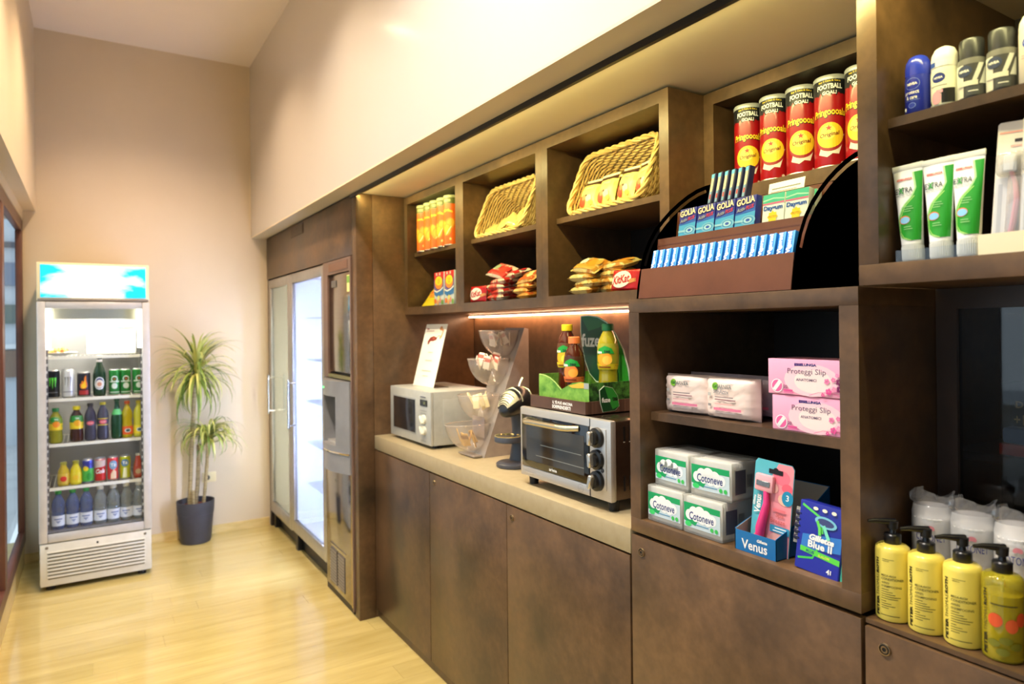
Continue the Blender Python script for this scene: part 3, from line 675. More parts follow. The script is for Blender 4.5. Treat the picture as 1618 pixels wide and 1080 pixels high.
# row of bottles
def tea(fr, band):
    def f(p, r, z0, z1):
        p.rect(-0.05, z0, 0.05, z0 + (z1 - z0) * 0.5, band); p.ell(0.004, z0 + (z1 - z0) * 0.45, 0.018, 0.018, fr); p.ell(-0.004, z0 + (z1 - z0) * 0.8, 0.022, 0.014, P_(20, 140, 50)); p.text('tea', 0.004, z0 + (z1 - z0) * 0.82, 0.009, WH)
    return f
B2 = FY + 0.0
bottle('iced tea bottle with green cap at the left of the second cooler row', (-0.172, B2, zr(2)), pet(1.08, 0.86), liquid('tea_g', (140, 138, 30)), mat((30, 120, 60), 0.4), 0.0165, 0.016, (0.075, 0.15), mat((120, 150, 50), 0.35), tea(P_(240, 140, 30), YEL))
bottle('iced tea bottle with yellow cap in the second cooler row', (-0.072, B2, zr(2)), pet(1.08, 0.88), liquid('tea_b', (60, 28, 24)), mat((228, 206, 30), 0.4), 0.0185, 0.016, (0.075, 0.15), mat((60, 130, 60), 0.35), tea(P_(240, 170, 30), YEL))
DARKL = liquid('cola', (58, 56, 72))
def pinkl(two):
    def f(p, r, z0, z1):
        p.ell(0, (z0 + z1) / 2, 0.019, 0.012, P_(226, 96, 110)); p.text('Cola', 0, (z0 + z1) / 2, 0.008, WH, shear=0.3)
        if two: p.rect(-0.028, z1 - 0.004, 0.028, z1, YEL); p.rect(-0.028, z0, 0.028, z0 + 0.004, YEL)
    return f
bottle('dark cola bottle with pink oval label and black cap in the cooler', (-0.005, B2, zr(2)), pet(0.95, 0.95), DARKL, mat((28, 26, 30), 0.4), 0.0145, 0.014, (0.085, 0.12), mat((74, 70, 88), 0.2), pinkl(False))
bottle('dark cola bottle with yellow edged pink label in the cooler', (0.057, B2, zr(2)), pet(0.95, 0.97), DARKL, mat((206, 190, 50), 0.4), 0.0155, 0.01, (0.085, 0.125), mat((74, 70, 88), 0.2), pinkl(True))
GB = [(0.026, 0), (0.030, 0.006), (0.031, 0.02), (0.031, 0.115), (0.026, 0.145), (0.015, 0.175), (0.0125, 0.20), (0.0125, 0.222)]
t = bottle('dark green sparkling water bottle in the second cooler row', (0.128, B2, zr(2)), GB, mat((14, 62, 32), 0.08, 0, 0.6), mat((20, 70, 36), 0.4), 0.014, 0.010, (0.14, 0.172), mat((96, 196, 110), 0.4), None)
def oj(bandc):
    def f(p, r, z0, z1):
        p.ell(0.003, (z0 + z1) / 2, 0.017, 0.012, P_(236, 240, 236)); p.ell(0.003, (z0 + z1) / 2, 0.012, 0.008, P_(40, 80, 90))
    return f
SODA = [(0.024, 0), (0.0285, 0.006), (0.029, 0.02), (0.029, 0.055), (0.027, 0.075), (0.026, 0.10), (0.029, 0.125), (0.027, 0.15), (0.015, 0.18), (0.012, 0.19), (0.012, 0.202)]
bottle('orange soda bottle with orange cap in the cooler', (0.180, B2, zr(2)), SODA, liquid('os', (196, 176, 20)), mat((214, 92, 40), 0.4), 0.0142, 0.014, (0.02, 0.068), mat((236, 96, 30), 0.4), oj(None))
bottle('lemon soda bottle with yellow cap in the cooler', (0.240, B2, zr(2)), SODA, liquid('ls', (206, 204, 60)), mat((214, 190, 40), 0.4), 0.0142, 0.014, (0.02, 0.07), mat((232, 214, 40), 0.4), oj(None))
# row of small bottles and cans
def jl(c):
    def f(p, r, z0, z1): p.ell(0, (z0 + z1) / 2, 0.016, 0.015, c)
    return f
JU = [(0.026, 0), (0.0295, 0.006), (0.030, 0.05), (0.027, 0.085), (0.017, 0.105), (0.0145, 0.112), (0.0145, 0.122)]
t = bottle('small juice bottle with red label in the third cooler row', (-0.137, FY, zr(3)), JU, liquid('j1', (196, 170, 50)), mat((176, 170, 70), 0.35, 0.4), 0.016, 0.010, (0.012, 0.07), mat((210, 178, 62), 0.4), jl(P_(216, 52, 40)))
t = bottle('small yellow lemon juice bottle in the third cooler row', (-0.078, FY, zr(3)), JU, liquid('j2', (220, 200, 30)), mat((176, 170, 60), 0.35, 0.4), 0.016, 0.012, (0.012, 0.07), mat((228, 208, 40), 0.4), jl(P_(236, 190, 40)))
def bg_(p, r, h):
    p.rect(-0.045, 0.012, 0.045, h * 0.62, P_(70, 180, 70)); p.ell(-0.012, h * 0.62, 0.014, 0.014, YEL); p.ell(0.006, h * 0.3, 0.014, 0.02, P_(40, 150, 50))
can('blue and green soft drink can in the third cooler row', (-0.019, FY, zr(3)), (60, 66, 160), 0.0285, 0.138, bg_)
def rc(p, r, h):
    p.poly([(-0.045, h * 0.58), (0.045, h * 0.68), (0.045, h * 0.92), (-0.045, h * 0.92)], P_(212, 190, 180)); p.text('Cola', 0, h * 0.46, 0.026, WH, 0.05, shear=0.35, bold=0.03, rot=0.05)
can('red cola can with white script in the third cooler row', (0.041, FY, zr(3)), (206, 36, 40), 0.0285, 0.138, rc)
def rs(p, r, h):
    p.ell(0.002, h * 0.66, 0.022, 0.026, P_(120, 160, 190)); p.text('Tè', 0.002, h * 0.66, 0.02, WH, bold=0.03); p.poly([(-0.012, 0.012), (0.018, 0.012), (0.018, h * 0.36), (0.004, h * 0.48), (-0.01, h * 0.3)], P_(238, 206, 170))
can('red iced tea can with pale blue oval in the third cooler row', (0.104, FY, zr(3)), (222, 60, 62), 0.0285, 0.14, rs)
def ys(p, r, h):
    p.ell(-0.002, h * 0.7, 0.022, 0.022, P_(90, 130, 160)); p.text('Tè', -0.002, h * 0.7, 0.018, WH, bold=0.03); p.poly([(-0.014, 0.012), (0.008, 0.012), (0.008, h * 0.5), (-0.008, h * 0.5)], P_(236, 236, 190))
can('lime yellow iced tea can in the third cooler row', (0.167, FY, zr(3)), (196, 208, 30), 0.0285, 0.14, ys)
SB = [(0.022, 0), (0.025, 0.006), (0.0255, 0.055), (0.022, 0.085), (0.0135, 0.115), (0.012, 0.128), (0.012, 0.135)]
t = bottle('small red aperitif bottle by the right cooler edge', (0.234, FY, zr(3)), SB, liquid('ap', (170, 60, 40)), mat((200, 196, 180), 0.4), 0.0125, 0.007, (0.015, 0.065), mat((176, 72, 56), 0.4), jl(P_(190, 160, 120)))
# water bottles on the cooler floor
WB = [(0.026, 0), (0.031, 0.006), (0.032, 0.02), (0.032, 0.08), (0.030, 0.088), (0.032, 0.10), (0.033, 0.12), (0.031, 0.142), (0.022, 0.165), (0.0145, 0.176), (0.0135, 0.182), (0.0135, 0.19)]
def wl(p, r, z0, z1):
    p.poly([(-0.05, z0), (-0.03, z0 + 0.004), (0, z0 - 0.0), (0.03, z0 + 0.004), (0.05, z0), (0.05, z1), (-0.05, z1)], P_(226, 230, 236)); p.rect(-0.02, z0 + 0.036, 0.02, z0 + 0.042, P_(90, 110, 170)); p.poly([(-0.014, z0 + 0.03), (0.014, z0 + 0.03), (0, z0 + 0.014)], P_(150, 160, 190))
CLB = clear('blue_clear_pet', (150, 176, 214), 0.16, body=((130, 150, 200), 0.30)); CLW = clear('clear_pet', (216, 222, 222), 0.18, body=((196, 204, 204), 0.26))
wz = 0.318
wb('bottle_rack', (X0 + 0.034, 4.562, 0.301), (X1 - 0.034, 5.02, 0.317), mat((150, 150, 156), 0.4, 0.4), ck)
w0 = bottle('leftmost blue water bottle with green cap on the cooler floor', (-0.163, FY, wz), [(r, z * 1.05) for r, z in WB], CLB, mat((40, 150, 70), 0.4), 0.0155, 0.014, (0.02, 0.078), mat((222, 226, 232), 0.45), wl, group='blue water bottles')
dup(w0, (-0.095, FY, wz), label='middle blue water bottle with green cap on the cooler floor', rz=0.15)
dup(w0, (-0.029, FY, wz), label='rightmost blue water bottle with green cap on the cooler floor', rz=-0.1)
w1 = bottle('clear water bottle with white cap next to the blue bottles', (0.040, FY, wz), [(r, z * 1.05) for r, z in WB], CLW, mat((226, 226, 214), 0.4), 0.0165, 0.015, (0.02, 0.078), mat((222, 226, 232), 0.45), wl, group='clear water bottles')
dup(w1, (0.106, FY - 0.002, wz), label='second clear water bottle from the blue bottles', rz=0.2)
dup(w1, (0.172, FY, wz), label='third clear water bottle from the blue bottles', rz=-0.15)
dup(w1, (0.236, FY, wz), label='clear water bottle at the right cooler edge', rz=0.1)
dup(w1, (0.106, FY + 0.075, wz), label='clear water bottle half hidden in the back row', rz=0.5)
# top shelf: plate of food, lit box with a coloured handle
t = thing('food_plate', 'white plate of food at the left of the top cooler shelf', 'plate', (-0.15, 4.66, zr(0)))
MB().lathe([(0.03, 0), (0.034, 0.002), (0.06, 0.012), (0.085, 0.018), (0.086, 0.02), (0.06, 0.015), (0.03, 0.006), (0.0001, 0.006)], 28).build('plate', M_WHITE, t)
q = MB()
for k in range(26):
    a = random.uniform(0, 2 * PI); r = random.uniform(0, 0.048); s = random.uniform(0.007, 0.013)
    st = len(q.v); q.lathe([(0.0001, -s * 0.7), (s * 0.8, -s * 0.3), (s, 0.1 * s), (s * 0.7, s * 0.6), (0.0001, s * 0.8)], 7, m=k % 3)
    q.xf(Matrix.Translation((r * math.cos(a), r * math.sin(a), 0.016 + 0.028 * (1 - (r / 0.055) ** 2) * random.uniform(0.5, 1))) @ Matrix.Rotation(a * 3, 4, 'X'), st)
q.build('food', [P_(226, 172, 84), P_(214, 108, 50), P_(240, 214, 140)], t)['kind'] = 'stuff'
t = thing('chilled_box', 'white box with a blue green handle on the top cooler shelf', 'box', (0.10, 4.72, zr(0)))
bx('box', (-0.12, -0.03, 0), (0.135, 0.12, 0.195), mat((246, 244, 236), 0.5), t, 0.008)
MB().rbox((0.02, -0.042, 0.158), (0.125, -0.030, 0.176), 0.006, 2).build('handle', mat((110, 180, 180), 0.4), t)
MB().rbox((0.07, -0.044, 0.159), (0.122, -0.041, 0.167), 0.001, 1).build('handle_band', mat((110, 170, 80), 0.4), t)

# ================================================================== PLANT AND SOCKET
pl = thing('potted_dracaena', 'tall dracaena in a dark grey pot beside the cooler', 'plant', (0.595, 5.03, 0))
MB().lathe([(0.084, 0.0), (0.092, 0.004), (0.097, 0.02), (0.112, 0.195), (0.1145, 0.197), (0.1185, 0.268), (0.1185, 0.28), (0.1125, 0.28), (0.108, 0.24)], 40, capt=False).build('pot', noisy('pot_grey', (50, 50, 58), (58, 58, 66), nscale=20, rough=0.5), pl)
MB().lathe([(0.108, 0.243), (0.06, 0.25), (0.0001, 0.252)], 24, capb=False).build('soil', noisy('soil_red_brown', (84, 34, 22), (120, 52, 34), nscale=60, rough=0.9, bump=0.4, bumpscale=120), pl)
BARK = noisy('cane_bark', (120, 104, 70), (168, 150, 108), scale=(1, 1, 30), nscale=4, rough=0.8)
def cane(p0, p1, r, bend):
    pts = []
    for k in range(13):
        f = k / 12; b = math.sin(f * PI) * bend
        pts.append((p0[0] + (p1[0] - p0[0]) * f + b, p0[1] + (p1[1] - p0[1]) * f, p0[2] + (p1[2] - p0[2]) * f))
    rr = [r * (1.08 if k % 2 else 0.96) for k in range(13)]
    MB().tube(pts, rr, 9).build('cane', BARK, pl)
C1 = (0.0, -0.085, 1.165); C2 = (0.07, -0.09, 0.70); C3 = (0.02, -0.03, 0.66)
cane((-0.04, -0.03, 0.24), C1, 0.0135, -0.004); cane((0.0, 0.0, 0.24), C3, 0.013, 0.006); cane((0.045, -0.03, 0.24), C2, 0.011, 0.004)
cane((-0.02, -0.07, 0.24), (-0.022, -0.07, 0.36), 0.009, 0.0)
def leaves(c, n, L0, L1, droop, emin, emax, wid, zofs=0.06):
    q = MB(); cnt = 0
    while cnt < n:
        a = random.uniform(0, 2 * PI); el = random.uniform(emin, emax); L = random.uniform(L0, L1); st = Vector((c[0], c[1], c[2] + random.uniform(-zofs, zofs)))
        dr = droop * random.uniform(0.7, 1.3); dirh = Vector((math.cos(a), math.sin(a), 0)); side = Vector((-math.sin(a), math.cos(a), 0)); N = 7; pts = []
        for k in range(N + 1):
            f = k / N; e = el - dr * f * f
            if k == 0: p = st.copy()
            else: p = p + (dirh * math.cos(e) + Vector((0, 0, 1)) * math.sin(e)) * (L / N)
            pts.append(p.copy())
        if any(p.y > 0.125 for p in pts) or any(p.x < -0.27 and p.y < 0.1 and p.x < -0.29 for p in pts): continue
        vs = []
        for k, p in enumerate(pts):
            f = k / N; w = wid * (0.55 + 1.1 * f if f < 0.4 else (1 - f) / 0.6 * 0.99) + 0.0006
            vs += [p - side * w, p + Vector((0, 0, -w * 0.35)), p + side * w]
        fs = []
        for k in range(N): fs += [(3 * k, 3 * k + 1, 3 * k + 4, 3 * k + 3), (3 * k + 1, 3 * k + 2, 3 * k + 5, 3 * k + 4)]
        q.add(vs, fs, cnt % 3); cnt += 1
    LM = [mat((96, 120, 46), 0.45), mat((150, 162, 70), 0.45), mat((196, 194, 104), 0.45)]
    f = q.build('foliage', LM, pl, sharp=80, fix=False); f['kind'] = 'stuff'
leaves(C1, 150, 0.27, 0.40, 1.35, -0.9, 1.5, 0.0088)
leaves(C2, 95, 0.22, 0.34, 2.5, 0.1, 1.35, 0.0072, 0.04)
leaves(C3, 14, 0.05, 0.10, 2.0, -0.6, 0.9, 0.005, 0.05)
t = thing('wall_socket', 'beige wall socket with a black plug behind the plant', 'socket', (0.70, YF, 0.40))
bx('plate', (-0.045, -0.008, -0.035), (0.045, -0.0005, 0.035), mat((222, 206, 160), 0.4), t, 0.003)
MB().lathe([(0.018, 0), (0.018, 0.018), (0.012, 0.03), (0.004, 0.034)], 14).xf(Matrix.Rotation(PI / 2, 4, 'X')).build('plug', BK, t, loc=(-0.015, -0.008, 0.0))
# ================================================================== ON THE WORKTOP
ZT = 0.902
# ------------------------------------------------------------------ microwave
mw = thing('microwave_oven', 'silver grey microwave oven on the worktop near the end panel', 'microwave', (1.249, 2.8965, ZT), FW)
MG = noisy('microwave_silver', (176, 178, 172), (184, 186, 180), nscale=30, rough=0.34, metal=0.2)
bx('body', (-0.2305, 0.012, 0.013), (0.2305, 0.30, 0.251), MG, mw, 0.006)
bx('front_panel', (-0.2305, -0.002, 0.014), (0.2305, 0.014, 0.25), MG, mw, 0.005)
bx('door_window', (-0.185, -0.0035, 0.055), (0.07, -0.001, 0.205), mat((34, 32, 34), 0.12), mw, 0.001)
bx('window_frame', (-0.192, -0.0028, 0.048), (0.077, -0.0012, 0.212), mat((150, 152, 150), 0.3), mw, 0.001)
bx('display', (0.125, -0.0042, 0.185), (0.20, -0.001, 0.212), mat((26, 30, 30), 0.15), mw)
p = Print(flat((0, -0.0045, 0))); p.text('88', 0.172, 0.1985, 0.014, P_(120, 130, 90)); p.rect(0.13, 0.222, 0.19, 0.2265, P_(70, 80, 100)); p.rect(0.13, 0.163, 0.195, 0.165, GREY); p.rect(0.13, 0.15, 0.195, 0.152, GREY); p.rect(0.13, 0.03, 0.195, 0.032, GREY); p.build(mw)
for z in (0.125, 0.078):
    k = MB().lathe([(0.021, 0), (0.020, 0.010), (0.012, 0.012), (0.0001, 0.012)], 20).rbox((-0.005, -0.019, 0.010), (0.005, 0.019, 0.022), 0.002, 1)
    k.xf(Matrix.Translation((0.165, -0.002, z)) @ Matrix.Rotation(PI / 2, 4, 'X') @ Matrix.Rotation(0.5, 4, 'Z')).build('knob', mat((226, 224, 206), 0.3, 0.1), mw)
bx('side_embossing', (0.2295, 0.06, 0.045), (0.2325, 0.25, 0.215), MG, mw, 0.0014)
for x in (-0.19, 0.19):
    for y in (0.04, 0.27): MB().lathe([(0.014, 0), (0.014, 0.014)], 12).build('foot', M_BLACK, mw, loc=(x, y, 0))
# ------------------------------------------------------------------ notice card leaning on the microwave
t = thing('notice_card', 'white notice card in a clear stand on top of the microwave', 'card', (1.335, 2.936, ZT + 0.2515), FW)
tilt = math.atan2(0.078, 0.296)
st = Matrix.Rotation(-tilt, 4, 'X')
MB().box((-0.1145, 0.0, 0.001), (0.1145, 0.0015, 0.306)).xf(st).build('card', mat((240, 234, 214), 0.6), t)
MB().box((-0.1155, 0.0017, 0.001), (0.1155, 0.0042, 0.300)).xf(st).box((-0.1155, 0.0, 0.0), (0.1155, 0.085, 0.0025)).build('stand', M_CLEAR, t)
e2 = st @ Vector((0, 0, 1)); nn = st @ Vector((0, -1, 0))
p = Print(flat((0, 0, 0), (1, 0, 0), e2, nn), 0.0003)
BR = P_(128, 52, 40); OR = P_(216, 150, 90)
p.poly([(-0.055, 0.205), (-0.06, 0.22), (-0.04, 0.24), (-0.005, 0.247), (0.03, 0.24), (0.04, 0.246), (0.03, 0.228), (0.0, 0.222), (-0.03, 0.222), (-0.04, 0.207)], BR)
p.ell(0.0, 0.236, 0.012, 0.006, P_(176, 90, 70)); p.curve([(0.03, 0.24), (0.05, 0.25), (0.065, 0.247)], 0.003, BR)
p.curve([(0.055, 0.285), (0.085, 0.275), (0.08, 0.25), (0.065, 0.235)], 0.012, OR); p.ell(0.06, 0.285, 0.014, 0.010, OR)
p.rect(-0.095, 0.279, -0.07, 0.284, P_(160, 60, 50)); p.rect(-0.095, 0.270, -0.01, 0.274, P_(190, 160, 140))
for z, wd in ((0.165, 0.05), (0.125, 0.075), (0.075, 0.10), (0.05, 0.06)): p.rect(-wd / 2, z, wd / 2, z + 0.004, P_(190, 182, 164))
p.build(t)
# ------------------------------------------------------------------ condiment stand with four bowls
cs = thing('condiment_stand', 'slanted metal stand with four clear hanging bowls of sachets', 'stand', (1.46, 2.453, ZT))
SM = noisy('satin_metal', (168, 158, 150), (180, 170, 162), nscale=30, rough=0.38, metal=0.55)
ca, cb = -0.078, 0.078
side = [(-0.113, 0.0), (0.109, 0.0), (0.109, 0.522), (0.089, 0.526)]
MB().prism(side, 'y', ca, ca + 0.003).build('side_panel', SM, cs); MB().prism(side, 'y', cb - 0.003, cb).build('side_panel', SM, cs)
fp = MB().add([(-0.113, ca + 0.003, 0.0), (-0.113, cb - 0.003, 0.0), (0.089, cb - 0.003, 0.526), (0.089, ca + 0.003, 0.526), (-0.110, ca + 0.003, 0.0), (-0.110, cb - 0.003, 0.0), (0.092, cb - 0.003, 0.526), (0.092, ca + 0.003, 0.526)],
              [(0, 1, 2, 3), (7, 6, 5, 4), (0, 4, 5, 1), (3, 2, 6, 7), (0, 3, 7, 4), (1, 5, 6, 2)])
fp.build('sloping_plate', clear('frosted_plate', (205, 200, 196), 0.15, 0.2, body=((186, 176, 168), 0.55)), cs)
FROST = clear('frosted_bowl', (246, 242, 238), 0.14, 0.12, body=((240, 232, 224), 0.2))
BOWLS = [(-0.076, 0.514, 0.18), (-0.132, 0.397, 0.185), (-0.181, 0.25, 0.195), (-0.24, 0.133, 0.20)]   # tip x, rim height, rim length
for bi, (tx, rz, L) in enumerate(BOWLS):
    q = MB(); cx_ = tx + L * 0.5; NU, NV = 20, 8
    def fn(u, v):
        a = u * 2 * PI; b = v * PI / 2
        x = cx_ + L * 0.52 * math.cos(a) * math.cos(b) + 0.012 * math.sin(b); y = 0.073 * math.sin(a) * math.cos(b); z = rz - 0.112 * math.sin(b)
        xlim = -0.112 + (z / 0.526) * 0.202 + 0.0
        return (min(x, xlim), y, z)
    q.grid(fn, NU, NV, closeu=True)
    ring = [fn(k / 24, 0) for k in range(24)]
    q.tube([(x, y, z + 0.001) for x, y, z in ring], 0.0022, 5, closed=True)
    q.build('bowl', FROST, cs, sharp=60)
bx('catch_tray', (-0.155, ca + 0.01, 0.004), (-0.115, cb - 0.01, 0.010), SM, cs, 0.001)
bx('label_tag', (-0.095, -0.05, 0.075), (-0.0935, 0.05, 0.16), clear('tag', (210, 205, 205), 0.2, body=((200, 190, 190), 0.5)), cs)
SACH = [('white and pink sugar sachet in the top bowl of the stand', 0, [(236, 226, 214), (214, 170, 160)], 7), ('white and red sugar sachet in the second bowl of the stand', 1, [(242, 232, 214), (214, 96, 84)], 12),
        ('cream coloured sachet in the third bowl of the stand', 2, [(244, 232, 186), (250, 244, 220)], 8), ('golden brown stick sachet in the lowest bowl of the stand', 3, [(206, 164, 84), (150, 108, 60)], 6)]
for lb, bi, cols, n in SACH:
    tx, rz, L = BOWLS[bi]; q = MB().rbox((-0.002, -0.016, -0.028), (0.002, 0.016, 0.028), 0.0018, 1)
    first = None
    for k in range(n):
        f = (k + 0.5) / n; x = 1.46 + tx + L * (0.28 + 0.42 * f); y = 2.453 + random.uniform(-0.036, 0.036)
        zl = rz + ZT - (0.034, 0.012, 0.030, 0.040)[bi] + random.uniform(-0.012, 0.014) - (0.02 if bi == 3 else 0)
        rot = (random.uniform(-0.5, 0.5), random.uniform(-0.5, 0.3), random.uniform(-0.8, 0.8))
        if first is None:
            first = thing('sugar_sachet', lb, 'sachet', (x, y, zl), group='sachets in bowl %s of the stand' % ['one', 'two', 'three', 'four'][bi], rot=rot)
            q.build('paper', mat(cols[0], 0.6), first)
            p = Print(flat((-0.002, 0, 0), (0, -1, 0), (0, 0, 1), (-1, 0, 0))); p.rect(-0.016, 0.004, 0.016, 0.02, mat(cols[1], 0.6)); p.build(first)
        else: dup(first, (x, y, zl), rot=rot)
# ------------------------------------------------------------------ capsule coffee machine
cm = thing('coffee_machine', 'black capsule coffee machine with drip stand beside the oven', 'coffee machine', (1.375, 2.175, ZT), FW + 0.35)
PB = mat((30, 32, 36), 0.3, 0, 0.5, 0, 0.2); PG = mat((66, 68, 76), 0.35)
MB().lathe([(0.062, 0), (0.066, 0.004), (0.066, 0.014), (0.058, 0.020), (0.0001, 0.022)], 28, c=(0, -0.02), sy=0.95).build('base', PG, cm)
q = MB(); N = 16
def body(u, v):
    z = 0.015 + v * 0.235; a = u * 2 * PI
    rx = 0.044 - 0.010 * math.sin(v * PI) ; ry = 0.040 + 0.006 * v; yc = 0.022 + 0.02 * math.sin(v * PI * 0.9) - 0.012 * v
    return (rx * math.cos(a), yc + ry * math.sin(a), z)
q.grid(body, N, 12, closeu=True).build('column', PG, cm, sharp=70)
q = MB()
def head(u, v):
    a = u * 2 * PI; b = -PI / 2 + v * PI
    return (0.052 * math.cos(a) * math.cos(b), 0.0 + 0.085 * math.sin(b), 0.248 + 0.055 * math.sin(a) * math.cos(b) - 0.02 * math.sin(b) * math.sin(b) + 0.014 * math.sin(b))
q.grid(head, 20, 13, closeu=True).build('head', PB, cm, sharp=70)
q = MB().rbox((-0.028, -0.078, 0.222), (0.028, -0.02, 0.232), 0.003, 1); q.lathe([(0.022, 0.205), (0.03, 0.222)], 16, c=(0, -0.045)); q.build('brew_head', mat((40, 40, 44), 0.2, 0, 0.5, 0, 0.4), cm)
q = MB()
for v_ in (0.42, 0.68): q.tube([head(0.02 + 0.46 * k / 14, v_) for k in range(15)], 0.0028, 6)
q.build('bright_trim', mat((226, 222, 190), 0.15, 0.6), cm)
def hp_(u, v, k=1.03):
    p_ = Vector(head(u, v)); c_ = Vector((0, 0, 0.248)); return c_ + (p_ - c_) * k
q = MB().grid(lambda u, v: hp_(0.06 + 0.38 * u, 0.14 + 0.22 * v), 12, 6); q.build('control_panel', mat((206, 202, 170), 0.25, 0.4), cm)
q = MB()
for k in range(5): q.tube([hp_(0.12 + 0.26 * j / 7, 0.16 + 0.036 * k, 1.035) for j in range(8)], 0.0016, 5)
q.build('flow_bars', BK, cm)
MB().tube([(0, 0.02, 0.30), (0, 0.035, 0.322), (0, 0.045, 0.332)], [0.006, 0.005, 0.006], 8).build('lever', mat((200, 196, 180), 0.2, 0.7), cm)
MB().lathe([(0.048, 0.098), (0.052, 0.102), (0.052, 0.118), (0.05, 0.121)], 28, c=(0, -0.05), capt=False).build('cup_stand', PG, cm)
MB().lathe([(0.050, 0.119), (0.0515, 0.1225), (0.047, 0.1225), (0.045, 0.119)], 28, c=(0, -0.05), capb=False, capt=False).build('stand_ring', mat((226, 214, 150), 0.15, 0.8), cm)
MB().lathe([(0.046, 0.1185), (0.0001, 0.1185)], 24, c=(0, -0.05), capb=False).build('drip_grid', mat((120, 120, 116), 0.25, 0.8), cm)
# ------------------------------------------------------------------ toaster oven
ov = thing('toaster_oven', 'steel toaster oven with three black knobs on the worktop', 'oven', (1.235, 1.6925, ZT), FW)
W2 = 0.2355
bx('body', (-W2 + 0.004, 0.022, 0.032), (W2 - 0.004, 0.335, 0.258), noisy('oven_brown_steel', (92, 76, 66), (104, 88, 76), scale=(1, 1, 50), nscale=7, rough=0.22, metal=0.9), ov, 0.006)
q = MB().rbox((-W2, 0, 0.030), (W2, 0.022, 0.261), 0.006, 2); q.build('front_frame', M_STEEL, ov)
lx = lambda y: -(y - 1.6925)
gx0, gx1 = lx(1.910), lx(1.551)
bx('door_glass', (gx0, -0.004, 0.066), (gx1, 0.0, 0.237), mat((16, 15, 15), 0.04, 0, 0.6, 0, 0.5), ov, 0.001)
bx('door_window', (gx0 + 0.028, -0.0048, 0.088), (gx1 - 0.022, -0.0038, 0.205), mat((58, 50, 34), 0.05, 0, 0.6, 0, 0.5), ov)
q = MB()
for z, x0_, x1_ in ((0.109, lx(1.825), lx(1.573)), (0.146, lx(1.80), lx(1.585))): q.box((x0_, -0.0054, z), (x1_, -0.0047, z + 0.0022))
q.build('rack', mat((190, 186, 170), 0.2, 0.8), ov)
bx('lower_strip', (gx0, -0.003, 0.034), (gx1, 0.0, 0.064), M_STEEL, ov, 0.001)
q = MB(); hp = []
for k in range(13):
    f = k / 12; hp.append((lx(1.872) + (lx(1.600) - lx(1.872)) * f, -0.004 - 0.036 * min(1, 3.2 * math.sin(PI * f)) , 0.222 + 0.002 * f - 0.0))
q.tube(hp, 0.0088, 10).build('handle', mat((214, 204, 172), 0.22, 0.85), ov)
bx('control_panel', (lx(1.546), -0.0035, 0.062), (lx(1.4755), 0.0, 0.236), mat((206, 204, 200), 0.3, 0.6), ov, 0.001)
bx('panel_gap', (lx(1.5505), -0.0012, 0.031), (lx(1.5485), 0.0, 0.26), BK, ov)
for i, z in enumerate((0.209, 0.146, 0.085)):
    k = MB().lathe([(0.0295, 0), (0.0285, 0.010), (0.021, 0.013), (0.020, 0.022), (0.0001, 0.022)], 28)
    k.xf(Matrix.Translation((lx(1.5115), -0.0035, z)) @ Matrix.Rotation(PI / 2, 4, 'X')); kn = k.build('knob', mat((18, 18, 19), 0.3), ov)
    g = MB().rbox((-0.007, -0.02, 0.018), (0.007, 0.02, 0.036), 0.003, 1).xf(Matrix.Translation((lx(1.5115), -0.0035, z)) @ Matrix.Rotation(PI / 2, 4, 'X') @ Matrix.Rotation((0.0, 0.1, -0.25)[i], 4, 'Z'))
    gg = g.build('knob_grip', mat((212, 208, 200), 0.22, 0.8), ov); gg.parent = kn
MB().lathe([(0.0062, 0), (0.006, 0.002), (0.004, 0.0025), (0.0001, 0.0025)], 14).xf(Matrix.Rotation(PI / 2, 4, 'X')).build('indicator_lamp', mat((60, 60, 62), 0.2), ov, loc=(lx(1.489), -0.0035, 0.118))
p = Print(flat((0, -0.0055, 0))); p.text('ariete', lx(1.730), 0.0775, 0.010, P_(226, 226, 220), 0.042, bold=0.03); p.build(ov)
p = Print(flat((0, -0.0035, 0))); p.curve([(lx(1.591) + 0.0125 * math.cos(a), 0.048 + 0.0125 * math.sin(a)) for a in [2 * PI * k / 24 for k in range(25)]], 0.0007, GREY); p.curve([(lx(1.591) - 0.006, 0.044), (lx(1.591), 0.053), (lx(1.591) + 0.006, 0.045)], 0.0007, GREY)
p.rect(lx(1.895), 0.043, lx(1.84), 0.047, P_(186, 176, 160)); p.build(ov, 'logo')
q = MB()
for z0, z1 in ((0.20, 0.242), (0.058, 0.10)):
    for k in range(8): q.box((W2 - 0.0045, 0.05 + 0.022 * k, z0), (W2 - 0.0034, 0.057 + 0.022 * k, z1))
q.build('side_vents', BK, ov)
q = MB()
for k in range(8): q.box((W2 - 0.0043, 0.05 + 0.022 * k, 0.196), (W2 - 0.003, 0.056 + 0.022 * k, 0.1985))
q.build('vent_glints', mat((230, 226, 214), 0.3, 0.6), ov)
for x in (-0.205, 0.205):
    for y in (0.035, 0.30): MB().lathe([(0.015, 0), (0.017, 0.031)], 14).build('foot', M_BLACK, ov, loc=(x, y, 0))
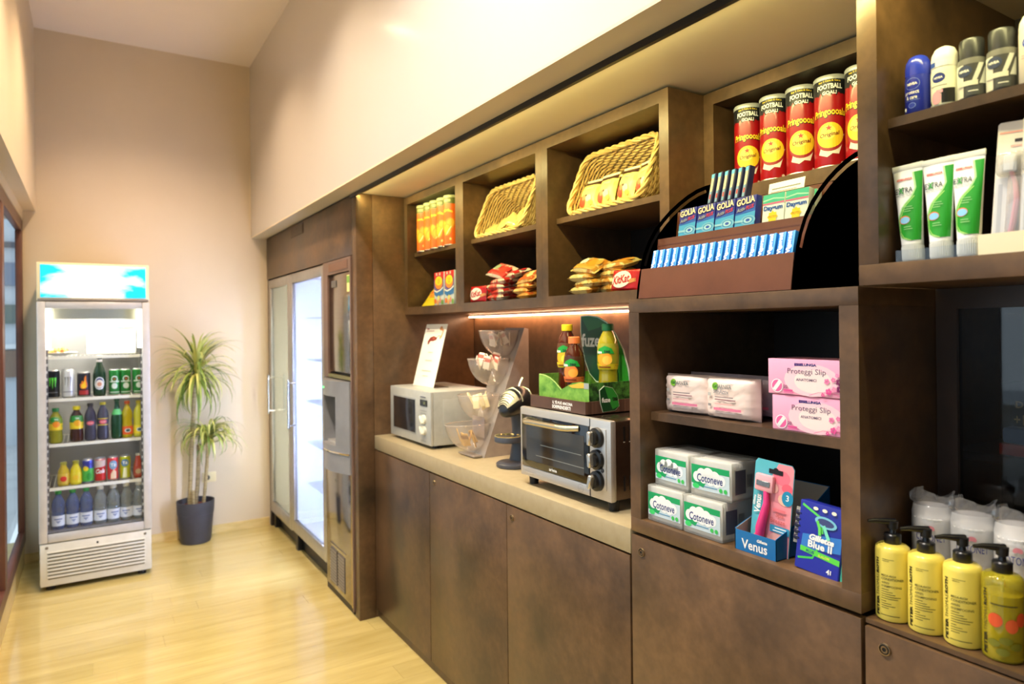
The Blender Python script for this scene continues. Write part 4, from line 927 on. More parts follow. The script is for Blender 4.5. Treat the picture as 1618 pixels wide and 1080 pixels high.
# ------------------------------------------------------------------ iced tea display on the oven
OT = ZT + 0.2625
td = thing('tea_display', 'green cardboard iced tea display tray on top of the oven', 'display', (1.26, 1.75, OT), FW)
WOOD = noisy('printed_wood_brown', (74, 50, 40), (104, 76, 62), scale=(40, 1, 1), nscale=3, rough=0.5)
GRA = noisy('printed_green_field', (70, 130, 40), (140, 190, 80), nscale=22, detail=5, rough=0.5, lo=0.35, hi=0.65); GRD = noisy('printed_dark_leaves', (16, 50, 18), (70, 130, 50), nscale=45, detail=4, rough=0.5, lo=0.4, hi=0.6)
HW = 0.149
q = MB().box((-HW, 0, 0), (HW, 0.004, 0.038)).box((-HW, 0.246, 0), (HW, 0.25, 0.038)).box((-HW, 0.004, 0), (-HW + 0.004, 0.246, 0.038)).box((HW - 0.004, 0.004, 0), (HW, 0.246, 0.038)).box((-HW + 0.004, 0.004, 0), (HW - 0.004, 0.246, 0.004))
q.build('tray', WOOD, td)
top = [(-0.132, 0.108), (-0.10, 0.106), (-0.07, 0.099), (-0.04, 0.085), (-0.008, 0.064), (0.02, 0.076), (0.05, 0.088), (0.09, 0.094), (0.135, 0.092)]
q = MB(); n = len(top); vs = [(x, 0.026, z) for x, z in top] + [(x, 0.026, 0.004) for x, z in top] + [(x, 0.029, z) for x, z in top] + [(x, 0.029, 0.004) for x, z in top]; fs = []
for i in range(n - 1): fs += [(i, i + 1, n + i + 1, n + i), (2 * n + i + 1, 2 * n + i, 3 * n + i, 3 * n + i + 1), (i, 2 * n + i, 2 * n + i + 1, i + 1)]
q.add(vs, fs).build('front_board', GRA, td)
bx('side_board', (0.132, 0.029, 0.004), (0.135, 0.235, 0.092), GRD, td); bx('side_board', (-0.135, 0.026, 0.004), (-0.132, 0.235, 0.108), GRA, td); bx('riser', (-0.131, 0.11, 0.004), (0.131, 0.233, 0.045), GRA, td)
bx('rear_board', (-0.131, 0.233, 0.004), (0.131, 0.236, 0.12), GRA, td)
p = Print(flat((0, 0, 0))); p.text('IL TÈ PUÒ ANCORA', 0.032, 0.0255, 0.0115, WH, 0.105, bold=0.03); p.text('SORPRENDERTI', 0.026, 0.011, 0.0115, WH, 0.098, bold=0.03); p.build(td)
p = Print(flat((0, 0.026, 0))); p.curve([(x, z - 0.001) for x, z in top[:5]], 0.003, P_(196, 220, 130))
p.poly([(0.03, 0.079), (0.06, 0.085), (0.09, 0.091), (0.11, 0.092), (0.11, 0.076), (0.08, 0.074), (0.05, 0.073)], P_(220, 176, 60)); p.poly([(0.11, 0.092), (0.134, 0.092), (0.134, 0.074), (0.11, 0.074)], P_(150, 160, 160)); p.build(td, 'front_print')
LEAF = [(-0.13, 0.30), (-0.09, 0.302), (-0.04, 0.296), (0.005, 0.278), (0.05, 0.24), (0.085, 0.19), (0.108, 0.13), (0.116, 0.09), (0.06, 0.075), (-0.05, 0.08), (-0.085, 0.105), (-0.11, 0.15), (-0.125, 0.20), (-0.132, 0.25)]
def leafpiece(poly, o, e1, th, m, edge, name):
    n_ = len(poly); q = MB(); cx_ = sum(p[0] for p in poly) / n_; cz_ = sum(p[1] for p in poly) / n_
    big = [(cx_ + (x - cx_) * 1.035, cz_ + (z - cz_) * 1.035) for x, z in poly]
    q.prism([(x, z) for x, z in big], 'y', 0, th); return q
leafpiece(LEAF, 0, 0, 0.003, None, None, '').build('header_leaf', mat((206, 222, 196), 0.5), td, loc=(0, 0.205, 0.0))
DKG, MG_ = P_(14, 70, 40), P_(60, 170, 50)
p = Print(flat((0, 0.205, 0)), 0.0006); p.poly(LEAF, DKG)
p.poly([(-0.13, 0.30), (-0.09, 0.302), (-0.04, 0.296), (0.005, 0.278), (-0.03, 0.262), (-0.09, 0.25)], P_(30, 104, 52)); p.poly([(0.05, 0.24), (0.085, 0.19), (0.108, 0.13), (0.116, 0.09), (0.07, 0.077), (0.06, 0.14)], MG_)
p.text('fuze', -0.078, 0.218, 0.046, P_(226, 232, 226), 0.10, bold=0.03); p.text('tea', 0.02, 0.214, 0.036, P_(16, 40, 26), 0.06, bold=0.03); p.build(td, 'header_print')
BAD = [(-0.03, 0.07), (-0.012, 0.082), (0.02, 0.075), (0.04, 0.05), (0.046, 0.018), (0.03, 0.006), (-0.018, 0.004), (-0.027, 0.03)]
b = leafpiece(BAD, 0, 0, 0.002, None, None, ''); b.xf(Matrix.Translation((HW + 0.0012, 0.085, 0)) @ Matrix.Rotation(PI / 2, 4, 'Z')); b.build('leaf_badge', mat((200, 216, 190), 0.5), td)
p = Print(flat((HW + 0.0012, 0.085, 0), (0, 1, 0), (0, 0, 1), (1, 0, 0)), 0.0004); p.poly(BAD, P_(14, 70, 34)); p.poly([(-0.012, 0.082), (0.02, 0.075), (0.04, 0.05), (0.046, 0.018), (0.02, 0.01), (0.0, 0.05)], P_(44, 140, 50)); p.text('fuze', -0.006, 0.04, 0.015, WH, 0.034, bold=0.03); p.text('tea', 0.03, 0.042, 0.013, BK, 0.022, bold=0.03); p.build(td, 'badge_print')
TEAP = [(0.026, 0), (0.032, 0.005), (0.033, 0.015), (0.030, 0.06), (0.029, 0.075), (0.034, 0.095), (0.0345, 0.105), (0.034, 0.15), (0.030, 0.175), (0.019, 0.198), (0.016, 0.205), (0.016, 0.210)]
def tea_bottle(label, loc, liq, capc, fruit, a0=0.0):
    def art(p, r, z0, z1):
        p.rect(-0.052, z0, 0.052, z0 + 0.018, mat(fruit[1], 0.4)); p.ell(0.0, z0 + 0.034, 0.026, 0.022, mat(fruit[0], 0.4)); p.ell(0.010, z0 + 0.030, 0.016, 0.014, mat(fruit[2], 0.4))
        p.poly([(-0.03, z0 + 0.048), (-0.02, z0 + 0.066), (0.002, z0 + 0.076), (0.024, z0 + 0.068), (0.034, z0 + 0.05), (0.01, z0 + 0.052)], P_(28, 150, 54)); p.text('fuze', -0.018, z0 + 0.056, 0.010, WH, 0.022, bold=0.03); p.text('tea', 0.010, z0 + 0.058, 0.010, P_(10, 60, 30), 0.02, bold=0.03); p.rect(-0.02, z0 + 0.006, 0.02, z0 + 0.010, P_(150, 60, 30))
    t = bottle(label, loc, TEAP, liq, mat(capc, 0.4), 0.0185, 0.018, (0.082, 0.165), mat(fruit[3], 0.35), art, group='iced tea bottles on the oven', a0=FW + a0, name='tea_bottle', n=26)
    return t
tea_bottle('iced tea bottle with orange cap in the green display', (1.335, 1.752, OT + 0.005), liquid('tb1', (74, 30, 16)), (238, 130, 70), ((240, 130, 60), (238, 120, 60), (248, 170, 60), (70, 40, 22)), 0.5)
tea_bottle('iced tea bottle with yellow cap in the green display', (1.380, 1.85, OT + 0.046), liquid('tb2', (74, 26, 16)), (238, 208, 30), ((244, 176, 30), (240, 214, 30), (250, 214, 60), (96, 56, 24)), 0.45)
tea_bottle('iced tea bottle with green cap in front of the leaf', (1.415, 1.678, OT + 0.046), liquid('tb3', (150, 140, 30)), (30, 110, 60), ((244, 160, 40), (222, 200, 40), (250, 190, 70), (150, 150, 40)), 0.5)
# ================================================================== WALL SHELF CONTENTS
def pouch(w, h, d, seal='z', nu=13, nv=13, crimp=0.08, wob=0.0015, seed=1, boxy=False):
    ea, eb, ec = (0.22, 7.0, 0.4) if boxy else (0.55, 3.2, 0.6)
    """pillow pack centred in x, standing on z=0, facing -Y; crimped seals at top/bottom ('z') or at the sides ('x')"""
    rnd = random.Random(seed); q = MB(); ns = {}
    def th(u, v):
        a, b = (v, u) if seal == 'z' else (u, v)
        e = (a - crimp) / (1 - 2 * crimp)
        if e <= 0 or e >= 1: return 0.0006
        return 0.0006 + d / 2 * (math.sin(PI * e) ** ea) * max(0.0, 1 - abs(2 * b - 1) ** eb) ** ec
    def pt(u, v, s):
        k = (round(u, 3), round(v, 3), s)
        if k not in ns: ns[k] = rnd.uniform(-wob, wob)
        t_ = th(u, v); c = 1.0
        a = v if seal == 'z' else u
        if seal == 'z': c = 1 - 0.05 * math.sin(PI * min(max((a - crimp) / (1 - 2 * crimp), 0), 1))
        return ((u - 0.5) * w * c, s * (t_ + (ns[k] if t_ > 0.002 else 0)) + (0.0012 * math.sin(u * 40) if t_ < 0.001 else 0), v * h)
    q.grid(lambda u, v: pt(u, v, -1), nu, nv); q.grid(lambda u, v: pt(u, v, 1), nu, nv)
    bm = bmesh.new(); vv = [bm.verts.new(p) for p in q.v]
    for f in q.f: bm.faces.new([vv[i] for i in f])
    bmesh.ops.remove_doubles(bm, verts=bm.verts[:], dist=0.0013 * 0 + 1e-5)
    r = MB(); r.frombm(bm); return r
def pouch_map(w, h, d, seal='z', crimp=0.08, boxy=False):
    ea, eb, ec = (0.22, 7.0, 0.4) if boxy else (0.55, 3.2, 0.6)
    def f(s, t, o):
        u = s / w + 0.5; v = t / h; a, b = (v, u) if seal == 'z' else (u, v)
        e = (a - crimp) / (1 - 2 * crimp); th = 0.0006
        if 0 < e < 1: th += d / 2 * (math.sin(PI * e) ** ea) * max(0.0, 1 - min(1, abs(2 * b - 1)) ** eb) ** ec
        c = 1 - 0.05 * math.sin(PI * min(max(e, 0), 1)) if seal == 'z' else 1.0
        return Vector((s * c, -th - o - 0.0012, t))
    return f
# crisp tubes -----------------------------------------------------------------
def tube_body(t, r, h, col, lidc, bandc=None):
    MB().lathe([(r * 0.97, 0), (r, 0.003), (r, h - 0.012)], 32, capt=False).build('tube_body', mat(col, 0.32, 0, 0.5, 0, 0.2), t)
    MB().lathe([(r * 1.015, 0.0), (r * 1.02, 0.002), (r * 1.005, 0.004)], 32, capb=False, capt=False).build('base_rim', mat((190, 190, 186), 0.3, 0.8), t)
    MB().lathe([(r * 1.01, h - 0.012), (r * 1.03, h - 0.010), (r * 1.03, h - 0.003), (r * 0.98, h), (r * 0.9, h - 0.001), (r * 0.88, h - 0.005), (0.0001, h - 0.005)], 32, capb=False).build('lid', lidc, t)
ORN = (236, 104, 30)
t0 = thing('crisp_tube', 'x', 'crisp tube', (1.4235, 3.094, 1.8113), FW, 'orange crisp tubes')
tube_body(t0, 0.0362, 0.23, ORN, mat((206, 206, 150), 0.4)); t0.rotation_euler = (0, 0, FW + 0.5)
p = Print(cyl(0.0362), cut=0.006); h = 0.23
p.rect(-0.1135, 0.19, 0.1135, 0.218, P_(110, 116, 50)); p.text('GOOD', 0.0, 0.205, 0.012, P_(226, 220, 150), 0.04, bold=0.03)
p.text('Pringles', 0, 0.152, 0.017, YEL, 0.058, bold=0.03, arc=0.006)
for x, z, a in ((-0.018, 0.088, 0.3), (0.016, 0.098, -0.3), (0.0, 0.07, 0.0)): p.ell(x, z, 0.022, 0.028, P_(226, 140, 30), 18, a); p.ell(x + 0.003, z + 0.002, 0.016, 0.021, P_(234, 164, 44), 18, a)
p.poly([(-0.006, 0.045), (0.004, 0.052), (0.022, 0.082), (0.024, 0.09), (0.010, 0.07), (0.0, 0.054)], P_(240, 226, 170)); p.ell(0.018, 0.028, 0.005, 0.006, P_(240, 190, 110)); p.build(t0)
for i, (y, a, lb) in enumerate(((3.094, 0.55, 'orange crisp tube nearest the end panel'), (3.0185, 0.9, 'second orange crisp tube from the end panel'), (2.943, 1.0, 'middle orange crisp tube of the five'), (2.8675, 0.25, 'fourth orange crisp tube from the end panel'), (2.792, 0.45, 'orange crisp tube half hidden by the shelf divider'))):
    if i == 0: t0['label'] = lb; t0.rotation_euler = (0, 0, FW + a)
    else: dup(t0, (1.4235 + 0.002 * (i % 2), y, 1.8113), FW + a, lb)
t1 = thing('crisp_tube', 'x', 'crisp tube', (1.542, 1.224, 1.8073), FW, 'red crisp tubes'); R_ = 0.0375; h = 0.222
tube_body(t1, R_, h, (160, 16, 24), mat((196, 198, 196), 0.35, 0.3))
p = Print(cyl(R_), cut=0.006); NV = P_(26, 28, 34)
jag = [(-0.1175 + 0.235 * k / 46, 0.172 + (0.006 if k % 2 else 0.0) + 0.003 * math.sin(k * 2.1)) for k in range(47)]
for k in range(46): p.poly([jag[k], jag[k + 1], (jag[k + 1][0], 0.2105), (jag[k][0], 0.2105)], NV); p.off -= p.step
p.off += p.step
p.text('Buy 2 Cans & Get a', 0.0, 0.2045, 0.0056, YEL, 0.05, bold=0.03, arc=0.002); p.text('FOOTBALL', 0, 0.192, 0.0125, WH, 0.058, bold=0.04, arc=0.002); p.text('GOAL!', 0.0, 0.1785, 0.009, WH, 0.032, bold=0.04); p.build(t1, 'band_print'); p = Print(cyl(R_), cut=0.006)
p.text('Pringoooals', 0.0012, 0.1255, 0.0245, P_(50, 16, 10), 0.077, bold=0.05, arc=0.004); p.text('Pringoooals', 0.0, 0.127, 0.023, YEL, 0.0755, bold=0.025, arc=0.004)
p.poly([(-0.026, 0.032), (-0.006, 0.024), (0.006, 0.032), (0.02, 0.03), (0.03, 0.06), (0.034, 0.078), (0.02, 0.07), (-0.02, 0.05)], P_(226, 222, 214)); p.ell(0.0, 0.070, 0.0325, 0.0325, P_(150, 30, 36), 26); p.ell(0.0, 0.076, 0.031, 0.031, P_(228, 196, 40), 26)
p.ell(-0.004, 0.083, 0.018, 0.017, P_(244, 222, 90), 22); p.star(-0.002, 0.0935, 0.0075, P_(176, 40, 30)); p.text('Original', 0.0, 0.077, 0.0125, P_(110, 24, 16), 0.044, shear=0.2, rot=0.12, bold=0.02)
p.ell(0.028, 0.008, 0.004, 0.004, P_(220, 200, 190)); p.build(t1)
for i, (y, a, lb) in enumerate(((1.224, 0.62, 'red crisp tube furthest from the tall shelf post'), (1.140, 0.42, 'second red crisp tube behind the sweets display'), (1.060, 0.58, 'middle red crisp tube of the five'), (0.981, 0.5, 'fourth red crisp tube behind the sweets display'), (0.900, 0.35, 'red crisp tube half hidden by the tall shelf post'))):
    if i == 0: t1['label'] = lb; t1.rotation_euler = (0, 0, FW + a)
    else: dup(t1, (1.542, y, 1.8073), FW + a, lb)
# cartons with blue wave -------------------------------------------------------
t = thing('snack_carton', 'blue and red snack carton beside the yellow bag', 'carton', (1.385, 2.853, 1.5373), FW, 'blue and red snack cartons')
bx('carton', (-0.049, 0, 0), (0.049, 0.045, 0.155), P_(226, 232, 236), t, 0.001)
p = Print(flat((0, 0, 0)))
p.rect(-0.0488, 0.118, 0.0488, 0.1548, P_(206, 40, 40))
for k in range(2): p.rect(-0.03 + 0.034 * k, 0.14, -0.016 + 0.034 * k, 0.152, P_(240, 200, 190))
p.rect(-0.0488, 0.06, 0.0488, 0.118, P_(120, 100, 170)); p.ell(0, 0.105, 0.045, 0.034, P_(60, 40, 120)); p.ell(0, 0.106, 0.042, 0.031, P_(240, 140, 60)); p.ell(0, 0.114, 0.036, 0.021, YEL); p.text('00', 0.0, 0.112, 0.026, P_(60, 40, 40), 0.03, bold=0.03); p.text('00', 0.0, 0.112, 0.024, YEL, 0.028, bold=0.0)
p.poly([(-0.0488, 0.07), (-0.02, 0.062), (0.02, 0.07), (0.0488, 0.082), (0.0488, 0.05), (0.02, 0.045), (-0.02, 0.04), (-0.0488, 0.052)], P_(60, 120, 190)); p.curve([(-0.0488, 0.071), (-0.02, 0.063), (0.02, 0.071), (0.0488, 0.083)], 0.006, WH)
for x, z, c in ((-0.035, 0.02, (236, 120, 60)), (-0.01, 0.014, (240, 180, 120)), (0.016, 0.022, (226, 150, 150)), (0.038, 0.014, (120, 170, 90)), (0.0, 0.034, (240, 230, 130))): p.ell(x, z, 0.012, 0.012, mat(c, 0.45))
p.build(t); dup(t, (1.388, 2.7505, 1.5373), FW - 0.03, 'blue and red snack carton against the shelf divider')
t = thing('sweets_bag', 'yellow and red bag of sweets slumped on the lowest shelf', 'bag', (1.43, 2.995, 1.541), rot=(-0.75, 0.0, FW + 0.25))
pouch(0.20, 0.15, 0.05, 'z', seed=4).build('bag', mat((226, 200, 40), 0.35), t)
p = Print(pouch_map(0.20, 0.15, 0.05), 0.0008, cut=0.012); p.rect(-0.09, 0.125, 0.09, 0.142, P_(220, 110, 30)); p.poly([(-0.07, 0.07), (-0.02, 0.10), (0.06, 0.10), (0.08, 0.075), (0.02, 0.055), (-0.05, 0.045)], P_(206, 50, 40)); p.ell(0.03, 0.082, 0.03, 0.012, P_(240, 190, 150)); p.ell(-0.04, 0.05, 0.025, 0.012, P_(240, 150, 50)); p.ell(0.05, 0.04, 0.02, 0.012, P_(226, 80, 40)); p.build(t)
# wicker baskets ---------------------------------------------------------------
TH = math.radians(22.7); BW, BH, BD = 0.375, 0.226, 0.175
def rrect(w, h, r, n=84):
    pts = []; per = 2 * (w + h - 4 * r) + 2 * PI * r
    for k in range(n):
        s = per * k / n; segs = [(w - 2 * r, 'b'), (PI * r / 2, 'c1'), (h - 2 * r, 'rt'), (PI * r / 2, 'c2'), (w - 2 * r, 't'), (PI * r / 2, 'c3'), (h - 2 * r, 'l'), (PI * r / 2, 'c4')]
        for L, nm in segs:
            if s <= L: break
            s -= L
        f = s / L
        if nm == 'b': p = (-w / 2 + r + s, -h / 2)
        elif nm == 'c1': a = -PI / 2 + f * PI / 2; p = (w / 2 - r + r * math.cos(a), -h / 2 + r + r * math.sin(a))
        elif nm == 'rt': p = (w / 2, -h / 2 + r + s)
        elif nm == 'c2': a = f * PI / 2; p = (w / 2 - r + r * math.cos(a), h / 2 - r + r * math.sin(a))
        elif nm == 't': p = (w / 2 - r - s, h / 2)
        elif nm == 'c3': a = PI / 2 + f * PI / 2; p = (-w / 2 + r + r * math.cos(a), h / 2 - r + r * math.sin(a))
        elif nm == 'l': p = (-w / 2, h / 2 - r - s)
        else: a = PI + f * PI / 2; p = (-w / 2 + r + r * math.cos(a), -h / 2 + r + r * math.sin(a))
        pts.append(p)
    return pts
NP = 88; RIM = rrect(BW, BH, 0.045, NP); botw, both = BW - 0.08, BH - BD * math.tan(TH) - 0.025
BOT = [(x, z + (BD * math.tan(TH) - 0.025) / 2) for x, z in rrect(botw, both, 0.03, NP)]
def bpt(k, d, off=0.0):
    k %= NP; a, b = RIM[k], BOT[k]; x = a[0] + (b[0] - a[0]) * d; z = a[1] + (b[1] - a[1]) * d
    a2, b2 = RIM[(k + 1) % NP], RIM[k - 1]; tx, tz = a2[0] - b2[0], a2[1] - b2[1]; L = math.hypot(tx, tz)
    return Vector((x + tz / L * off, d * BD, z - tx / L * off + BH / 2))
tm = Matrix.Rotation(-TH, 4, 'X')
bk = thing('wicker_basket', 'straw wicker basket tipped forward full of yellow snack bags', 'basket', (1.402, 1.688, 1.8165), FW, 'wicker baskets on the shelves')
STR = noisy('straw', (206, 168, 92), (238, 208, 132), nscale=40, rough=0.55, lo=0.3, hi=0.7); STR2 = noisy('straw_core', (196, 156, 84), (226, 192, 116), nscale=40, rough=0.6)
q = MB()
for k in range(0, NP, 2): q.tube([bpt(k, d / 4) for d in range(5)], 0.0021, 4, cap=False)
q.xf(tm).build('stakes', STR2, bk)['kind'] = 'stuff'
q = MB()
for r_ in range(17):
    d = 0.04 + r_ * 0.056
    q.tube([bpt(k, d, (0.0027 if ((k // 2 + r_) % 2 == 0) else -0.0027) if k % 2 == 0 else 0.0) for k in range(NP)], 0.0041, 5, closed=True)
nb_ = 13
for r_ in range(nb_):
    z = (r_ + 0.5) / nb_; zc = BOT[0][1] + both * z + BH / 2; n_ = 37
    q.tube([(-botw / 2 + 0.006 + (botw - 0.012) * k / (n_ - 1), BD + (0.0025 if (k + r_) % 2 else -0.0025), zc) for k in range(n_)], 0.0042, 4)
q.xf(tm).build('weave', STR, bk)['kind'] = 'stuff'
q = MB()
for ph in range(3):
    pts = []
    for k in range(NP * 3):
        kk = k / 3; i = int(kk); f = kk - i; c = bpt(i, 0) * (1 - f) + bpt(i + 1, 0) * f; a = ph * 2 * PI / 3 + kk * 0.75
        o_ = bpt(i, 0, 1.0) - bpt(i, 0); pts.append(c + o_ * 0.0052 * math.cos(a) + Vector((0, 0.0052 * math.sin(a) - 0.002, 0)))
    q.tube(pts, 0.0048, 5, closed=True)
q.xf(tm).build('braided_rim', STR, bk)['kind'] = 'stuff'
dup(bk, (1.402, 2.350, 1.8165), FW, 'straw wicker basket of wrapped biscuits half behind the divider')
# snack bags in the right basket
def snack_bag(): 
    t = thing('snack_bag', 'x', 'snack bag', (0, 0, 0), group='yellow snack bags in the basket')
    pouch(0.088, 0.118, 0.036, 'z', seed=11, crimp=0.1).build('bag', mat((240, 222, 130), 0.35), t)
    p = Print(pouch_map(0.088, 0.118, 0.036, 'z', 0.1), 0.0006, cut=0.008)
    p.rect(-0.043, 0.094, 0.043, 0.108, P_(70, 40, 26)); p.rect(-0.043, 0.109, 0.043, 0.117, P_(236, 222, 190)); p.text('Snack', 0.006, 0.079, 0.010, P_(120, 160, 190), 0.042, shear=0.3, rot=0.1)
    p.ell(-0.02, 0.032, 0.016, 0.018, P_(222, 84, 60)); p.ell(-0.012, 0.044, 0.010, 0.010, P_(238, 140, 90)); p.ell(0.012, 0.040, 0.014, 0.012, P_(246, 232, 180)); p.ell(0.02, 0.025, 0.010, 0.008, P_(220, 190, 90)); p.ell(0.0, 0.05, 0.005, 0.004, P_(90, 60, 40)); p.build(t); return t
sb = snack_bag()
for i, (x, y, z, rx, rz_, lb) in enumerate(((1.455, 1.830, 1.828, -0.35, 0.10, 'leftmost front yellow snack bag in the basket'), (1.458, 1.738, 1.829, -0.30, 0.0, 'second front yellow snack bag in the basket'), (1.464, 1.648, 1.832, -0.28, -0.1, 'third front yellow snack bag in the basket'),
                                            (1.468, 1.562, 1.838, -0.25, -0.15, 'rightmost front yellow snack bag in the basket'), (1.505, 1.775, 1.832, -0.25, 0.1, 'snack bag standing behind the second front bag'), (1.51, 1.62, 1.836, -0.2, -0.1, 'snack bag standing behind the rightmost front bags'))):
    if i == 0: sb.location = (x, y, z); sb.rotation_euler = (rx, 0, FW + rz_); sb['label'] = lb
    else: dup(sb, (x, y, z), rot=(rx, 0.06 * (i % 3 - 1), FW + rz_), label=lb)
# wrapped biscuits in the left basket
wbm = clear('biscuit_wrap', (250, 240, 205), 0.16, 0.1, body=((232, 206, 128), 0.72))
t = thing('wrapped_biscuit', 'x', 'biscuit', (0, 0, 0), group='wrapped biscuits in the basket')
pouch(0.085, 0.06, 0.022, 'x', seed=21, crimp=0.1).build('wrapper', wbm, t); MB().lathe([(0.0001, -0.004), (0.024, -0.004), (0.026, 0), (0.024, 0.004), (0.0001, 0.004)], 18).xf(Matrix.Translation((0, 0, 0.03)) @ Matrix.Rotation(PI / 2, 4, 'X')).build('biscuit', P_(216, 172, 90), t)
for i, (x, y, z, rx, ry, lb) in enumerate(((1.44, 2.475, 1.832, -0.9, 0.3, 'wrapped biscuit lying leftmost in the basket'), (1.45, 2.405, 1.836, -0.6, -0.3, 'wrapped biscuit second from the left in the basket'), (1.455, 2.33, 1.84, -0.5, 0.5, 'wrapped biscuit leaning in the middle of the basket'), (1.452, 2.265, 1.842, -0.35, -0.5, 'wrapped biscuit tilted at the right of the basket'),
                                                 (1.50, 2.37, 1.838, -0.7, 0.1, 'wrapped biscuit at the back of the basket'), (1.49, 2.285, 1.862, -0.4, 0.7, 'wrapped biscuit topmost at the right of the basket'))):
    if i == 0: t.location = (x, y, z); t.rotation_euler = (rx, ry, FW); t['label'] = lb
    else: dup(t, (x, y, z), rot=(rx, ry, FW + 0.2 * (i % 3 - 1)), label=lb)
# red wafer packs ---------------------------------------------------------------
def wafer(label, loc, rot, w=0.118, h=0.064, shade=None):
    t = thing('wafer_pack', label, 'wafer pack', loc, rot=rot, group='red wafer packs')
    pouch(w, h, 0.022, 'x', nu=17, nv=17, seed=31, crimp=0.05, wob=0.0006, boxy=True).build('wrapper', mat((196, 20, 26), 0.3), t)
    p = Print(pouch_map(w, h, 0.022, 'x', 0.05, True), 0.0006, cut=0.006)
    p.ell(-0.006, h * 0.5, 0.042, 0.0255, WH, 24, 0.12); p.text('KitKat', -0.006, h * 0.5, 0.0265, P_(196, 20, 26), 0.072, rot=0.12, bold=0.03, shear=0.15); p.poly([(0.03, 0.018), (0.055, 0.026), (0.055, 0.036), (0.03, 0.032)], P_(222, 150, 90)); p.build(t); return t
wafer('red wafer pack propped against the sweets display', (1.378, 1.556, 1.539), (-0.18, 0.03, FW + 0.02))
wafer('red wafer pack at the left of the middle shelf module', (1.398, 2.562 - 0.062, 1.539), (-0.06, 0, FW + 0.12), 0.112, 0.068)
wafer('dark red wafer pack just behind the left one', (1.428, 2.496, 1.539), (-0.06, 0, FW + 0.1), 0.112, 0.068)
wafer('third red wafer pack furthest back in its row', (1.462, 2.478, 1.539), (-0.04, 0, FW + 0.08), 0.112, 0.068)
# bar stacks -------------------------------------------------------------------------
def bar(cols, w, h, d, name, cat, group, label, seed):
    wrap = noisy('printed_foil_%d' % seed, cols[0], cols[4], nscale=26, detail=3, rough=0.3, lo=0.46, hi=0.56, coat=0.2)
    t = thing(name, label, cat, (0, 0, 0), group=group)
    pouch(w, h, d, 'x', nu=17, nv=17, seed=seed, crimp=0.07, boxy=True).build('wrapper', wrap, t)
    p = Print(pouch_map(w, h, d, 'x', 0.07, True), 0.0006, cut=0.008); m1, m2, m3 = (mat(c, 0.4) for c in cols[1:4])
    p.rect(-w * 0.44, h * 0.06, w * 0.44, h * 0.36, m1); p.ell(w * 0.18, h * 0.5, w * 0.16, h * 0.28, m2); p.ell(-w * 0.22, h * 0.6, w * 0.14, h * 0.2, m3); p.ell(w * 0.34, h * 0.62, w * 0.08, h * 0.2, m1); p.rect(-w * 0.1, h * 0.42, w * 0.02, h * 0.52, m2); p.build(t); return t
def stack(proto, spots, labels):
    for i, ((x, y, z, rx, ry, rz_), lb) in enumerate(zip(spots, labels)):
        if i == 0: proto.location = (x, y, z); proto.rotation_euler = (rx, ry, FW + rz_); proto['label'] = lb
        else: dup(proto, (x, y, z), rot=(rx, ry, FW + rz_), label=lb)
ORD = ['lowest', 'second from the bottom', 'third from the bottom', 'fourth from the bottom', 'fifth from the bottom', 'topmost', 'leaning']
LAY = -PI / 2 + 0.12     # lying on its back, front edge showing
b1 = bar(((206, 196, 180), (196, 40, 36), (214, 60, 44), (150, 160, 130), (196, 44, 38)), 0.135, 0.085, 0.026, 'biscuit_pack', 'biscuit pack', 'red and white biscuit packs', 'x', 41)
stack(b1, [(1.395, 2.36, 1.552, -1.45, 0, 0.05), (1.398, 2.352, 1.573, -1.45, 0, -0.08), (1.395, 2.362, 1.594, -1.45, 0.02, 0.1), (1.40, 2.35, 1.615, -1.4, -0.03, -0.05), (1.402, 2.372, 1.636, -0.95, 0.22, 0.05), (1.425, 2.305, 1.634, -1.3, -0.06, -0.15)],
      ['red and white biscuit pack %s of its stack' % s for s in ('lowest', 'second from the bottom', 'third from the bottom', 'fourth from the bottom')] + ['red and white biscuit pack tilted up on top of the stack', 'red and white biscuit pack lying behind the tilted one'])
b2 = bar(((214, 150, 60), (200, 90, 36), (240, 214, 150), (190, 110, 40), (232, 190, 120)), 0.11, 0.075, 0.024, 'cracker_pack', 'cracker pack', 'orange cracker packs', 'x', 47)
stack(b2, [(1.40, 2.162, 1.550, -1.4, 0, -0.1), (1.398, 2.172, 1.568, -1.35, 0, 0.08), (1.40, 2.158, 1.586, -1.35, 0.03, -0.05), (1.402, 2.152, 1.600, -0.95, -0.06, 0.03)], ['orange cracker pack %s of the stack by the divider' % s for s in ('lowest', 'second from the bottom', 'third from the bottom', 'topmost')])
b3 = bar(((214, 196, 130), (206, 150, 60), (226, 140, 40), (236, 230, 200), (190, 124, 44)), 0.125, 0.08, 0.028, 'cereal_bar', 'cereal bar', 'golden cereal bars', 'x', 53)
stack(b3, [(1.400, 1.800, 1.552, -1.45, 0, 0.08), (1.402, 1.790, 1.573, -1.45, 0, -0.1), (1.398, 1.806, 1.594, -1.45, 0.03, 0.06), (1.405, 1.795, 1.613, -1.0, 0.14, 0.05), (1.44, 1.700, 1.552, -1.45, 0, -0.05), (1.44, 1.695, 1.576, -1.45, 0.02, 0.08), (1.44, 1.700, 1.600, -1.45, 0, -0.04), (1.445, 1.69, 1.623, -1.3, -0.05, 0.04)],
      ['golden cereal bar %s of the left pile' % s for s in ('lowest', 'second from the bottom', 'third from the bottom')] + ['golden cereal bar tilted up on top of the left pile'] + ['golden cereal bar %s of the right pile' % s for s in ('lowest', 'second from the bottom', 'third from the bottom', 'topmost')])

